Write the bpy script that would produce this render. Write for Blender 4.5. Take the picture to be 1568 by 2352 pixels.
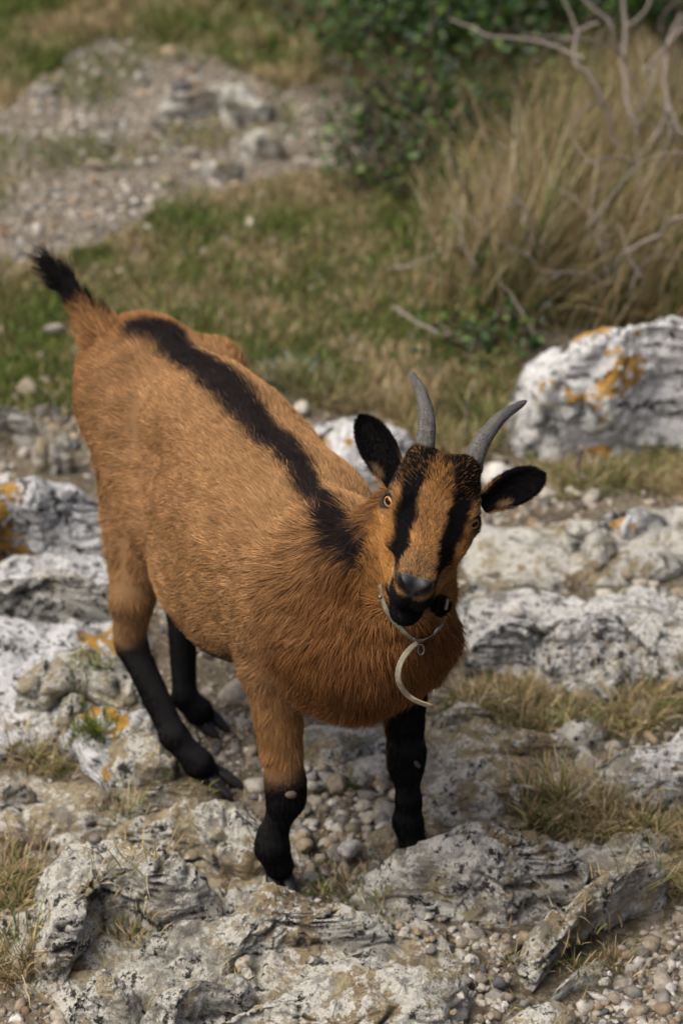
import bpy, math
import numpy as np
from mathutils import Matrix, Vector
# ============================================================ camera, sky, sun, exposure
scene = bpy.context.scene
for o in list(bpy.data.objects):
    bpy.data.objects.remove(o)
CAM_H, PITCH = 2.82, math.radians(32.0)
cam = bpy.data.cameras.new('camera')
cam.sensor_fit = 'VERTICAL'; cam.sensor_height = 36.0; cam.sensor_width = 24.0; cam.lens = 85.0
cam.clip_start = 0.05; cam.clip_end = 400.0
cam.dof.use_dof = True; cam.dof.focus_distance = 3.80; cam.dof.aperture_fstop = 2.8
cam_ob = bpy.data.objects.new('camera', cam)
scene.collection.objects.link(cam_ob)
cam_ob.location = (0, 0, CAM_H); cam_ob.rotation_euler = (math.pi / 2 - PITCH, 0, 0)
scene.camera = cam_ob

SUN_EL, SUN_AZ = math.radians(62), math.radians(-105)      # azimuth measured from +Y (away from camera) towards +X
world = bpy.data.worlds.new('World'); scene.world = world; world.use_nodes = True
wn = world.node_tree; wn.nodes.clear()
sky = wn.nodes.new('ShaderNodeTexSky'); sky.sky_type = 'NISHITA'; sky.sun_disc = False
sky.sun_elevation = SUN_EL; sky.sun_rotation = SUN_AZ
sky.air_density = 0.6; sky.dust_density = 8.0; sky.ozone_density = 0.2
bg = wn.nodes.new('ShaderNodeBackground'); bg.inputs['Strength'].default_value = 0.085
wo = wn.nodes.new('ShaderNodeOutputWorld')
wn.links.new(sky.outputs[0], bg.inputs[0]); wn.links.new(bg.outputs[0], wo.inputs[0])
sun = bpy.data.lights.new('sun', 'SUN'); sun.energy = 1.5; sun.angle = math.radians(45); sun.color = (1.0, 0.98, 0.93)
sun_ob = bpy.data.objects.new('sun', sun); scene.collection.objects.link(sun_ob)
sdir = Vector((math.sin(SUN_AZ) * math.cos(SUN_EL), math.cos(SUN_AZ) * math.cos(SUN_EL), math.sin(SUN_EL)))
sun_ob.rotation_euler = sdir.to_track_quat('Z', 'Y').to_euler(); sun_ob.location = sdir * 20
scene.view_settings.view_transform = 'Standard'; scene.view_settings.look = 'None'
scene.view_settings.exposure = 0.74; scene.view_settings.gamma = 1.0; scene.view_settings.use_curve_mapping = False
scene.cycles.use_denoising = True
scene.cycles.max_bounces = 6; scene.cycles.diffuse_bounces = 3; scene.cycles.glossy_bounces = 2
scene.cycles.transparent_max_bounces = 4

# ============================================================ geometry of the place: where a point of the layout lies
FOC = 1176 / (18 / 85.)
CC = np.array([0, 0, CAM_H]); CR = np.array([1., 0, 0])
CU = np.array([0, math.sin(PITCH), math.cos(PITCH)]); CF = np.array([0, math.cos(PITCH), -math.sin(PITCH)])
def ray(u, v): return CF + (u - 784) / FOC * CR - (v - 1176) / FOC * CU
def Pz(u, v, z=0.):
    d = ray(u, v); return CC + d * ((z - CAM_H) / d[2])
def Pd(u, v, dep): return CC + ray(u, v) * dep
def proj(p):
    q = np.asarray(p) - CC; z = q @ CF
    return np.stack([784 + FOC * (q @ CR) / z, 1176 - FOC * (q @ CU) / z, z], -1)
def nrm(a):
    a = np.asarray(a, float); return a / (np.linalg.norm(a, axis=-1, keepdims=True) + 1e-12)
V3 = lambda *a: np.array(a, float)
ZZ = V3(0, 0, 1)

# ============================================================ noise in numpy
_rs = np.random.RandomState(7)
PERM = np.concatenate([_rs.permutation(256)] * 3)
GRAD = nrm(_rs.normal(size=(256, 3)))
def perlin(P):
    P = np.asarray(P, float); I = np.floor(P).astype(int); Fp = P - I; I &= 255
    w = Fp * Fp * Fp * (Fp * (Fp * 6 - 15) + 10); r = 0
    for i in (0, 1):
        for j in (0, 1):
            for k in (0, 1):
                h = PERM[PERM[PERM[I[:, 0] + i] + I[:, 1] + j] + I[:, 2] + k]
                g = GRAD[h]
                d = g[:, 0] * (Fp[:, 0] - i) + g[:, 1] * (Fp[:, 1] - j) + g[:, 2] * (Fp[:, 2] - k)
                r = r + d * (w[:, 0] if i else 1 - w[:, 0]) * (w[:, 1] if j else 1 - w[:, 1]) * (w[:, 2] if k else 1 - w[:, 2])
    return r * 1.6
def fbm(P, o=4, g=.5):
    r = 0; a = 1.
    for i in range(o):
        r = r + a * perlin(P * 2 ** i + 17.3 * i); a *= g
    return r
def ridged(P, o=4):
    r = 0; a = 1.
    for i in range(o):
        r = r + a * (1 - np.abs(perlin(P * 2 ** i + 9.1 * i)) * 2); a *= .5
    return r
def worley(P):
    P = np.asarray(P, float); I = np.floor(P).astype(int); f1 = np.full(len(P), 9.); f2 = np.full(len(P), 9.)
    for i in (-1, 0, 1):
        for j in (-1, 0, 1):
            for k in (-1, 0, 1):
                c = I + (i, j, k); m = c & 255
                h = PERM[PERM[PERM[m[:, 0]] + m[:, 1]] + m[:, 2]]
                d = np.linalg.norm(c + .5 + .45 * GRAD[h] - P, axis=1)
                f2 = np.where(d < f1, f1, np.minimum(f2, d)); f1 = np.minimum(f1, d)
    return f1, f2
def sstep(a, b, x):
    t = np.clip((x - a) / (b - a), 0, 1); return t * t * (3 - 2 * t)
def inpoly(pts, poly):
    x, y = pts[:, 0], pts[:, 1]; r = np.zeros(len(pts), bool); n = len(poly)
    for i in range(n):
        (x1, y1), (x2, y2) = poly[i], poly[(i + 1) % n]
        if y1 == y2: continue
        r ^= ((y1 > y) != (y2 > y)) & (x < (x2 - x1) * (y - y1) / (y2 - y1) + x1)
    return r

# ============================================================ object helpers
COL = scene.collection
def mesh_np(name, V, faces, mat=None, parent=None, smooth=True, attrs=None, uvs=None):
    """one mesh object from arrays; faces (n,3) or (n,4)"""
    me = bpy.data.meshes.new(name); V = np.ascontiguousarray(V, np.float32); faces = np.ascontiguousarray(faces, np.int32)
    n, k = faces.shape
    me.vertices.add(len(V)); me.vertices.foreach_set('co', V.ravel())
    me.loops.add(n * k); me.loops.foreach_set('vertex_index', faces.ravel())
    me.polygons.add(n); me.polygons.foreach_set('loop_start', np.arange(0, n * k, k, dtype=np.int32))
    me.update(calc_edges=True)
    if smooth: me.polygons.foreach_set('use_smooth', np.ones(n, bool))
    for an, (ty, arr) in (attrs or {}).items():
        a = me.attributes.new(an, ty, 'POINT')
        a.data.foreach_set('color' if ty == 'FLOAT_COLOR' else 'value', np.ascontiguousarray(arr, np.float32).ravel())
    me.validate()
    if mat: me.materials.append(mat)
    o = bpy.data.objects.new(name, me); COL.objects.link(o)
    if parent is not None: o.parent = parent
    return o
def tag(o, label=None, cat=None, group=None, kind=None):
    if label: o['label'] = label
    if cat: o['category'] = cat
    if group: o['group'] = group
    if kind: o['kind'] = kind
    return o
def empty(name, loc):
    o = bpy.data.objects.new(name, None); COL.objects.link(o); o.location = loc; return o
def adopt(child, parent):
    """parent a mesh that was made in world coordinates"""
    child.parent = parent
    child.matrix_parent_inverse = Matrix.Translation(-Vector(parent.location))
    return child
def tube(path, rad, nseg=8, cap=True):
    """tube along a polyline; returns V, F(quads)"""
    path = np.asarray(path, float); rad = np.broadcast_to(np.asarray(rad, float), (len(path),))
    T = nrm(np.gradient(path, axis=0)); up = V3(0.3, .2, 1.) if abs(T[0] @ nrm(V3(.3, .2, 1))) < .9 else V3(1., 0, 0)
    N = [nrm(np.cross(T[0], up))]
    for i in range(1, len(path)):
        n = N[-1] - T[i] * (N[-1] @ T[i]); N.append(nrm(n))
    N = np.array(N); B = np.cross(T, N)
    a = np.linspace(0, 2 * np.pi, nseg, endpoint=False)
    V = path[:, None] + rad[:, None, None] * (np.cos(a)[None, :, None] * N[:, None] + np.sin(a)[None, :, None] * B[:, None])
    V = V.reshape(-1, 3); m = len(path); Fq = []
    i, j = np.meshgrid(np.arange(m - 1), np.arange(nseg), indexing='ij'); i = i.ravel(); j = j.ravel(); j2 = (j + 1) % nseg
    Fq = np.stack([i * nseg + j, i * nseg + j2, (i + 1) * nseg + j2, (i + 1) * nseg + j], 1)
    if cap:
        c0 = len(V); V = np.vstack([V, path[0] - T[0] * rad[0] * .4, path[-1] + T[-1] * rad[-1] * .6])
        k = np.arange(nseg); k2 = (k + 1) % nseg
        Fq = np.vstack([Fq, np.stack([k2, k, np.full(nseg, c0), np.full(nseg, c0)], 1)[:, [0, 1, 2, 2]],
                        np.stack([(m - 1) * nseg + k, (m - 1) * nseg + k2, np.full(nseg, c0 + 1), np.full(nseg, c0 + 1)], 1)])
    return V, Fq
def fix_quads(Fq):
    """split a mixed array of quads (degenerate quads repeat the last index) into triangles"""
    Fq = np.asarray(Fq); t = np.vstack([Fq[:, [0, 1, 2]], Fq[:, [0, 2, 3]]])
    return t[(t[:, 0] != t[:, 1]) & (t[:, 1] != t[:, 2]) & (t[:, 0] != t[:, 2])]
def smooth_path(pts, n):
    """Catmull-Rom through points"""
    p = np.asarray(pts, float); p = np.vstack([2 * p[0] - p[1], p, 2 * p[-1] - p[-2]]); m = len(p) - 3
    s = np.linspace(0, m - 1e-6, n); i = s.astype(int); t = (s - i)[:, None]
    a, b, c, d = p[i], p[i + 1], p[i + 2], p[i + 3]
    return .5 * (2 * b + (c - a) * t + (2 * a - 5 * b + 4 * c - d) * t ** 2 + (3 * b - a - 3 * c + d) * t ** 3)

# ============================================================ materials
class NT:
    def __init__(s, name):
        s.m = bpy.data.materials.new(name); s.m.use_nodes = True; s.t = s.m.node_tree; s.t.nodes.clear()
        s.out = s.n('ShaderNodeOutputMaterial')
    def n(s, ty, **kw):
        q = s.t.nodes.new(ty)
        for k, v in kw.items(): setattr(q, k, v)
        return q
    def l(s, a, b): s.t.links.new(a, b)
    def set(s, sock, v):
        if hasattr(v, 'links') or hasattr(v, 'is_linked'): s.l(v, sock)
        else: sock.default_value = v
    def pos(s): return s.n('ShaderNodeNewGeometry').outputs['Position']
    def noise(s, scale, detail=4, rough=.55, vec=None, dist=0., off=None):
        q = s.n('ShaderNodeTexNoise'); q.inputs['Scale'].default_value = scale; q.inputs['Detail'].default_value = detail
        q.inputs['Roughness'].default_value = rough; q.inputs['Distortion'].default_value = dist
        v = vec if vec is not None else s.pos()
        if off is not None:
            a = s.n('ShaderNodeVectorMath', operation='ADD'); s.l(v, a.inputs[0]); a.inputs[1].default_value = off; v = a.outputs[0]
        s.l(v, q.inputs['Vector']); return q.outputs['Fac']
    def ramp(s, v, a, b, lo=0., hi=1.):
        q = s.n('ShaderNodeMapRange', interpolation_type='SMOOTHSTEP'); s.set(q.inputs[0], v)
        q.inputs[1].default_value = a; q.inputs[2].default_value = b; q.inputs[3].default_value = lo; q.inputs[4].default_value = hi
        return q.outputs[0]
    def math(s, op, a, b=0.):
        q = s.n('ShaderNodeMath', operation=op); s.set(q.inputs[0], a); s.set(q.inputs[1], b); return q.outputs[0]
    def mix(s, f, a, b):
        q = s.n('ShaderNodeMix', data_type='RGBA'); s.set(q.inputs[0], f)
        for k, v in ((6, a), (7, b)):
            s.set(q.inputs[k], v if not isinstance(v, tuple) else (*v[:3], 1.))
        return q.outputs[2]
    def attr(s, name, out='Color'):
        q = s.n('ShaderNodeAttribute'); q.attribute_name = name; return q.outputs[out]
    def bump(s, h, strength=.5, dist=.01, nrm_in=None):
        q = s.n('ShaderNodeBump'); q.inputs['Strength'].default_value = strength; q.inputs['Distance'].default_value = dist
        s.l(h, q.inputs['Height'])
        if nrm_in is not None: s.l(nrm_in, q.inputs['Normal'])
        return q.outputs[0]
    def bsdf(s, color, rough=.8, spec=.3, normal=None, **kw):
        b = s.n('ShaderNodeBsdfPrincipled'); s.set(b.inputs['Base Color'], color if not isinstance(color, tuple) else (*color[:3], 1.))
        s.set(b.inputs['Roughness'], rough); b.inputs['Specular IOR Level'].default_value = spec
        if normal is not None: s.l(normal, b.inputs['Normal'])
        for k, v in kw.items(): s.set(b.inputs[k.replace('_', ' ')], v)
        s.l(b.outputs[0], s.out.inputs['Surface']); return s.m
# ============================================================ ground
PATH = [(-200, 320), (0, 235), (150, 140), (330, 85), (480, 130), (640, 225), (860, 235), (880, 340), (700, 395), (520, 425), (420, 480), (250, 530), (100, 590), (0, 640), (-200, 700)]
TURF = [(-300, 740), (0, 640), (100, 590), (250, 530), (420, 480), (520, 425), (700, 395), (860, 385), (1010, 560), (1220, 740), (1170, 850), (900, 890), (680, 905), (200, 950), (-300, 920)]
TURF_TOP = [(-300, -60), (720, -60), (760, 200), (640, 225), (480, 130), (330, 85), (150, 140), (0, 235), (-300, 340)]
THATCH = [[(1060, 1590), (1200, 1560), (1420, 1560), (1568, 1480), (1800, 1480), (1800, 1650), (1568, 1640), (1400, 1710), (1330, 1730), (1180, 1680), (1100, 1740), (1010, 1830), (985, 1700)],
          [(1200, 1880), (1250, 1810), (1380, 1790), (1568, 1850), (1800, 1850), (1800, 1950), (1500, 1945), (1330, 1930), (1230, 1930)],
          [(1340, 2130), (1400, 2060), (1500, 2000), (1568, 1990), (1568, 2060), (1430, 2130), (1300, 2230), (1250, 2260)],
          [(-200, 1950), (60, 1990), (75, 2120), (90, 2250), (-200, 2300)],
          [(220, 2110), (330, 2060), (420, 2070), (350, 2140), (330, 2200), (260, 2210)],
          [(1150, 1010), (1350, 1070), (1568, 1010), (1800, 1000), (1800, 1120), (1540, 1150), (1300, 1120)],
          [(170, 1600), (260, 1600), (260, 1700), (180, 1720)], [(20, 1660), (130, 1700), (170, 1780), (10, 1760)]]
def ground_z(x, y):
    p = np.stack([x, y, np.zeros_like(x)], -1).reshape(-1, 3)
    z = .022 * fbm(p * 1.1 + 3.1, 3) + .008 * fbm(p * 5.1, 3)
    far = sstep(5.0, 9.0, p[:, 1])
    z = z * (1 + 1.5 * far) - .012
    # level where the hooves stand
    for fx, fy in ((-.11, 3.27), (.13, 3.33), (-.23, 3.56), (-.26, 3.74)):
        w = np.exp(-(((p[:, 0] - fx) ** 2 + (p[:, 1] - fy) ** 2) / .10 ** 2)); z = z * (1 - w) - .002 * w
    return z.reshape(np.shape(x))
def lines(lo, hi, step, far, grow=1.25):
    c = list(np.arange(lo, hi + 1e-6, step)); s = step; x = hi
    while x < far: s *= grow; x += s; c.append(x)
    s = step; x = lo
    while x > -far: s *= grow; x -= s; c.insert(0, x)
    return np.array(c)
gx = lines(-1.9, 1.9, .018, 90); gy = lines(2.2, 8.6, .02, 110)
GXX, GYY = np.meshgrid(gx, gy, indexing='ij'); GZZ = ground_z(GXX, GYY)
gp = np.stack([GXX.ravel(), GYY.ravel(), GZZ.ravel()], 1)
gpx = proj(gp)[:, :2]; front = (gp[:, 1] > 1.5)
def soft_in(poly, px, P, amp=26):
    j = np.stack([fbm(P * 5 + 1.7, 3), fbm(P * 5 + 9.7, 3)], 1) * amp
    return inpoly(px + j, poly) & (P[:, 1] > 1.5)
turf = np.maximum(soft_in(TURF, gpx, gp) * 1., soft_in(TURF_TOP, gpx, gp) * 1.)
turf = np.where(gp[:, 1] > 8.2, np.clip(.5 + fbm(gp * .7, 3), 0, 1), turf)
bush_floor = inpoly(gpx, [(640, -100), (700, 180), (860, 240), (900, 420), (1020, 560), (1220, 740), (1600, 740), (1800, -100)]) & front
turf = np.where(bush_floor, .35, turf)
for t in THATCH: turf = np.maximum(turf, .8 * soft_in(t, gpx, gp))
pathm = soft_in(PATH, gpx, gp) * 1.
nx, ny = len(gx), len(gy)
i, j = np.meshgrid(np.arange(nx - 1), np.arange(ny - 1), indexing='ij'); i = i.ravel(); j = j.ravel()
m = NT('soil')
tf = m.attr('turf', 'Fac'); pt = m.attr('path', 'Fac')
n1 = m.noise(9, 6, .6); n2 = m.noise(70, 5, .65); n3 = m.noise(260, 3, .6)
soil = m.mix(m.ramp(n1, .35, .65), (.082, .064, .041), (.155, .127, .088))
soil = m.mix(m.math('MULTIPLY', m.ramp(n2, .45, .62), .7), soil, (.27, .235, .19))
soil = m.mix(m.math('MULTIPLY', m.ramp(n3, .55, .68), .5), soil, (.06, .045, .035))
pcol = m.mix(m.ramp(n2, .35, .65), (.150, .130, .098), (.235, .208, .165))
soil = m.mix(m.math('MULTIPLY', pt, .85), soil, pcol)
tcol = m.mix(m.ramp(n2, .4, .62), (.055, .050, .022), (.15, .115, .055))
tcol = m.mix(m.ramp(n1, .45, .65), tcol, (.06, .075, .02))
soil = m.mix(m.math('MULTIPLY', tf, .9), soil, tcol)
hgt = m.math('ADD', n2, m.math('MULTIPLY', n3, .5))
M_SOIL = m.bsdf(soil, .95, .12, m.bump(hgt, .8, .012))
ground = mesh_np('ground', gp, np.stack([i * ny + j, (i + 1) * ny + j, (i + 1) * ny + j + 1, i * ny + j + 1], 1), M_SOIL,
                 attrs={'turf': ('FLOAT', turf), 'path': ('FLOAT', pathm)})
tag(ground, 'stony brown ground with patches of turf', kind='structure')

# ============================================================ rocks
def rock_mat(name, tan=.5, white=.45, black=.5, orange=0., grey=.6, wtint=(.66, .645, .575)):
    m = NT(name)
    a = m.noise(4.5, 5, .6); b = m.noise(12, 6, .68, off=(3, 1, 7)); c = m.noise(34, 6, .72, off=(1, 5, 2)); d = m.noise(130, 5, .7); e = m.noise(6.5, 6, .65, off=(9, 4, 2)); f = m.noise(70, 5, .7, off=(2, 8, 5)); g = m.noise(22, 6, .7, off=(5, 2, 9))
    col = m.mix(m.ramp(a, .40, .60), (.255, .242, .205), (.385, .365, .305))
    col = m.mix(m.math('MULTIPLY', m.ramp(e, .60 - .20 * tan, .70 - .22 * tan), .9), col, (.395, .33, .205))
    col = m.mix(m.math('MULTIPLY', m.ramp(m.math('ADD', e, m.math('MULTIPLY', c, .6)), .90 - .12 * tan, .98 - .12 * tan), .75), col, (.22, .16, .09))
    wm = m.math('MULTIPLY', m.ramp(m.math('ADD', b, m.math('MULTIPLY', c, .6)), .96 - .36 * white, 1.02 - .36 * white), .92)
    col = m.mix(wm, col, wtint)
    w2 = m.math('MULTIPLY', m.ramp(f, .56, .62), m.ramp(a, .42, .55)); col = m.mix(m.math('MULTIPLY', w2, .6), col, wtint)
    gm = m.math('MULTIPLY', m.ramp(g, .54, .60), grey); col = m.mix(gm, col, (.17, .165, .155))
    bm = m.math('MULTIPLY', m.ramp(m.math('ADD', c, m.math('MULTIPLY', d, .35)), .70, .76), m.ramp(b, .62 - .24 * black, .70 - .24 * black))
    col = m.mix(m.math('MULTIPLY', bm, .95), col, (.018, .018, .017))
    sp = m.math('MULTIPLY', m.ramp(f, .57, .62), m.ramp(e, .66 - .28 * black, .76 - .28 * black))
    col = m.mix(m.math('MULTIPLY', sp, .9), col, (.025, .024, .022))
    ds = m.ramp(d, .57, .66); col = m.mix(m.math('MULTIPLY', ds, .38), col, (.07, .06, .045))
    dl = m.ramp(d, .42, .33); col = m.mix(m.math('MULTIPLY', dl, .4), col, (.60, .58, .54))
    if orange:
        o1 = m.noise(7.5, 3, .5, off=(4, 4, 4)); o2 = m.noise(36, 4, .6, off=(6, 6, 1))
        om = m.math('MULTIPLY', m.ramp(o1, .66 - .14 * orange, .69 - .14 * orange), m.ramp(o2, .42, .50))
        col = m.mix(m.math('MULTIPLY', om, .95), col, m.mix(m.ramp(o2, .5, .7), (.52, .27, .03), (.58, .35, .07)))
    h = m.math('ADD', m.math('MULTIPLY', c, 1.2), m.math('ADD', m.math('MULTIPLY', d, .5), m.math('MULTIPLY', f, .9)))
    return m.bsdf(col, .9, .15, m.bump(h, 1., .014))
MR = dict(tan=rock_mat('limestone_tan', 1.15, .45, .5), grey=rock_mat('limestone_grey', .7, .66, .75), mixd=rock_mat('limestone_mixed', .95, .56, .65),
          white=rock_mat('limestone_white', .5, .80, .8, .0, .6, (.74, .735, .70)), whiteo=rock_mat('limestone_white_lichen', .05, 1.4, .75, .62, .45, (.90, .90, .885)),
          greyo=rock_mat('limestone_grey_lichen', .25, .9, .85, .5, .6, (.76, .77, .77)), pale=rock_mat('limestone_pale', .95, .62, .4))
ROCK_FOOT = []
def rock(name, outline, H, mat, label, seed=0, e=(.80, .80), tilt=(0, 0), rough=1., step=.0052, cracks=1., z0=None, group=None, strat=0., grow=1.07, cleft=None):
    o = np.array(outline, float); o = o.mean(0) + (o - o.mean(0)) * grow; v0, v1 = o[:, 1].min(), o[:, 1].max()
    d = []
    m_ = len(o)
    for k in range(m_):
        a, b = o[k], o[(k + 1) % m_]; q = max(2, int(np.hypot(*(b - a)) / 8))
        d += [a + (b - a) * t for t in np.linspace(0, 1, q, endpoint=False)]
    d = np.array(d); w = np.clip((v1 - d[:, 1]) / max(v1 - v0, 1), 0, 1)
    xy = np.array([Pz(u, v, H * .85 * sstep(.15, .8, np.array(t)))[:2] for (u, v), t in zip(d, w)])
    c = (xy.min(0) + xy.max(0)) / 2 * .4 + xy.mean(0) * .6
    r = xy - c; ang = np.arctan2(r[:, 1], r[:, 0]); rr = np.hypot(r[:, 0], r[:, 1])
    bins = np.linspace(-np.pi, np.pi, 181); rad = np.zeros(180)
    which = np.clip(np.digitize(ang, bins) - 1, 0, 179)
    np.maximum.at(rad, which, rr)
    ok = rad > 0; cb = (bins[:-1] + bins[1:]) / 2
    per = np.r_[cb[ok] - 2 * np.pi, cb[ok], cb[ok] + 2 * np.pi]; rv = np.r_[rad[ok]] if False else np.r_[rad[ok], rad[ok], rad[ok]]
    size = rad[ok].mean()
    nth = int(np.clip(2 * np.pi * size / step, 24, 420)); nr = int(np.clip(1.35 * (size + H) / step, 9, 150))
    th = np.linspace(-np.pi, np.pi, nth, endpoint=False); R0 = np.interp(th, per, rv)
    phi = np.linspace(0, np.pi / 2 + .35, nr + 1)[1:]
    tr = np.sin(np.minimum(phi, np.pi / 2)) ** e[0]; cz = np.where(phi <= np.pi / 2, np.maximum(np.cos(phi), 0) ** e[1], -(phi - np.pi / 2) / .35)
    zb = float(ground_z(np.array([c[0]]), np.array([c[1]]))[0]) if z0 is None else z0
    X = c[0] + np.outer(tr, R0 * np.cos(th)); Y = c[1] + np.outer(tr, R0 * np.sin(th))
    lift = 1 + tilt[0] * (X - c[0]) / size + tilt[1] * (Y - c[1]) / size
    Z = zb + np.where(cz[:, None] > 0, cz[:, None] * H * np.clip(lift, .15, 2.), cz[:, None] * (.05 + .25 * H))
    V = np.vstack([[c[0], c[1], zb + H], np.stack([X, Y, Z], -1).reshape(-1, 3)])
    i, j = np.meshgrid(np.arange(nr - 1), np.arange(nth), indexing='ij'); i = i.ravel(); j = j.ravel(); j2 = (j + 1) % nth
    Q = np.stack([1 + i * nth + j, 1 + (i + 1) * nth + j, 1 + (i + 1) * nth + j2, 1 + i * nth + j2], 1)
    k = np.arange(nth); T = np.stack([np.zeros(nth, int), 1 + k, 1 + (k + 1) % nth], 1)
    F3 = np.vstack([T, Q[:, [0, 1, 2]], Q[:, [0, 2, 3]]])
    fn = np.cross(V[F3[:, 1]] - V[F3[:, 0]], V[F3[:, 2]] - V[F3[:, 0]]); N = np.zeros_like(V)
    for q in range(3): np.add.at(N, F3[:, q], fn)
    N = nrm(N); Pn = V + seed * 3.17
    warp = np.stack([fbm(Pn * 7 + q * 13, 2) for q in range(3)], 1) * .026
    A = min(1., (H + size) / .25) * rough
    big = fbm(Pn * 4.2, 3) * .034
    f1, f2 = worley((Pn + warp) * 6.5); crack = -sstep(.075, .0, f2 - f1) * .024 * cracks * sstep(-.15, .2, fbm(Pn * 5 + 31, 2)) + (f1 - .5) * .016
    g1, g2 = worley((Pn + warp * .7) * 17. + 3.3); crack = crack - sstep(.07, .0, g2 - g1) * .008 * cracks * sstep(0, .3, fbm(Pn * 7 + 61, 2)) + (g1 - .5) * .006
    lump = (.5 - np.abs(fbm((Pn + warp) * 9, 3))) * .007
    rd = (ridged((Pn + warp * .6) * V3(16, 16, 22), 3) - 1.1) * .003
    p1, _ = worley((Pn + warp) * 30.); pits = -sstep(.40, .15, p1) * .008 * sstep(-.1, .35, fbm(Pn * 10 + 5, 2))
    p2, _ = worley((Pn + warp * .4) * 75.); pits = pits - sstep(.38, .15, p2) * .0035 * sstep(-.2, .3, fbm(Pn * 13 + 15, 2))
    fine = fbm(Pn * 45, 4, .65) * .0042
    if strat:
        sh = (Pn @ nrm(V3(.35, -.5, .8)) + .03 * fbm(Pn * 5, 2)) * 17; rd = rd - strat * .0045 * sstep(.36, .5, np.abs((sh % 1) - .5))
    disp = A * (big + crack + lump + rd + pits) + min(1., (H + size) / .12) * fine
    if cleft:
        q = Pz(cleft[0], cleft[1], H * .5); dx = V[:, 0] - q[0] - .25 * (V[:, 2] - H * .5) + .015 * fbm(Pn * 9, 2)
        disp = disp - .035 * np.exp(-(dx / .012) ** 2) * sstep(.98, .55, V[:, 2] / H)
    V = V + N * disp[:, None]
    ob = mesh_np(name, V, F3, MR[mat])
    tag(ob, label, 'rock', group)
    ROCK_FOOT.append((c, R0, th, H, V[:, 2].max()))
    ROCK_V.append(V[V[:, 2] > -.02])
    return ob
ROCK_V = []
slabs = [
 ([(60, 1930), (240, 1850), (600, 1840), (760, 2030), (900, 2070), (1080, 2180), (1060, 2420), (120, 2420), (60, 2200)], .018, 'mixd', 'broad bedrock slab under the foreground rocks at the lower left', dict(rough=1.2, strat=.6)),
 ([(820, 2010), (960, 1950), (1080, 1900), (1330, 1910), (1480, 1950), (1360, 2080), (1220, 2110), (1150, 2110), (1000, 2080), (860, 2080)], .018, 'grey', 'broad bedrock slab under the humped rock', dict(rough=1.1, strat=.5)),
 ([(-150, 1290), (60, 1260), (280, 1280), (330, 1420), (350, 1560), (400, 1700), (380, 1800), (240, 1800), (120, 1700), (-150, 1720)], .055, 'greyo', 'broad pale bedrock outcrop behind the hind legs at the left', dict(rough=1.5, strat=.4)),
 ([(1060, 1380), (1200, 1360), (1420, 1340), (1700, 1380), (1700, 1500), (1540, 1560), (1400, 1600), (1260, 1600), (1140, 1560), (1070, 1500)], .05, 'white', 'broad pale bedrock under the furrowed outcrop', dict(rough=1.4, strat=.5)),
 ([(970, 1650), (1060, 1600), (1180, 1640), (1340, 1690), (1400, 1760), (1340, 1850), (1200, 1900), (1020, 1900), (960, 1800)], .035, 'tan', 'broad tan bedrock slab right of the front legs', dict(rough=1.1, strat=.3)),
 ([(1060, 1200), (1200, 1180), (1420, 1170), (1600, 1180), (1600, 1290), (1450, 1340), (1250, 1350), (1090, 1330)], .035, 'pale', 'low pale bedrock beside the goat cheek', dict(rough=1.2)),
 ([(-150, 1780), (60, 1730), (240, 1780), (330, 1800), (300, 1880), (120, 1900), (-150, 1950)], .035, 'tan', 'low earthy bedrock at the left edge below the hind hooves', dict(rough=1.2)),
 ([(640, 1700), (720, 1650), (900, 1660), (960, 1720), (900, 1770), (740, 1790)], .025, 'mixd', 'low grey bedrock behind the front legs', dict(rough=1.)),
]
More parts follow.
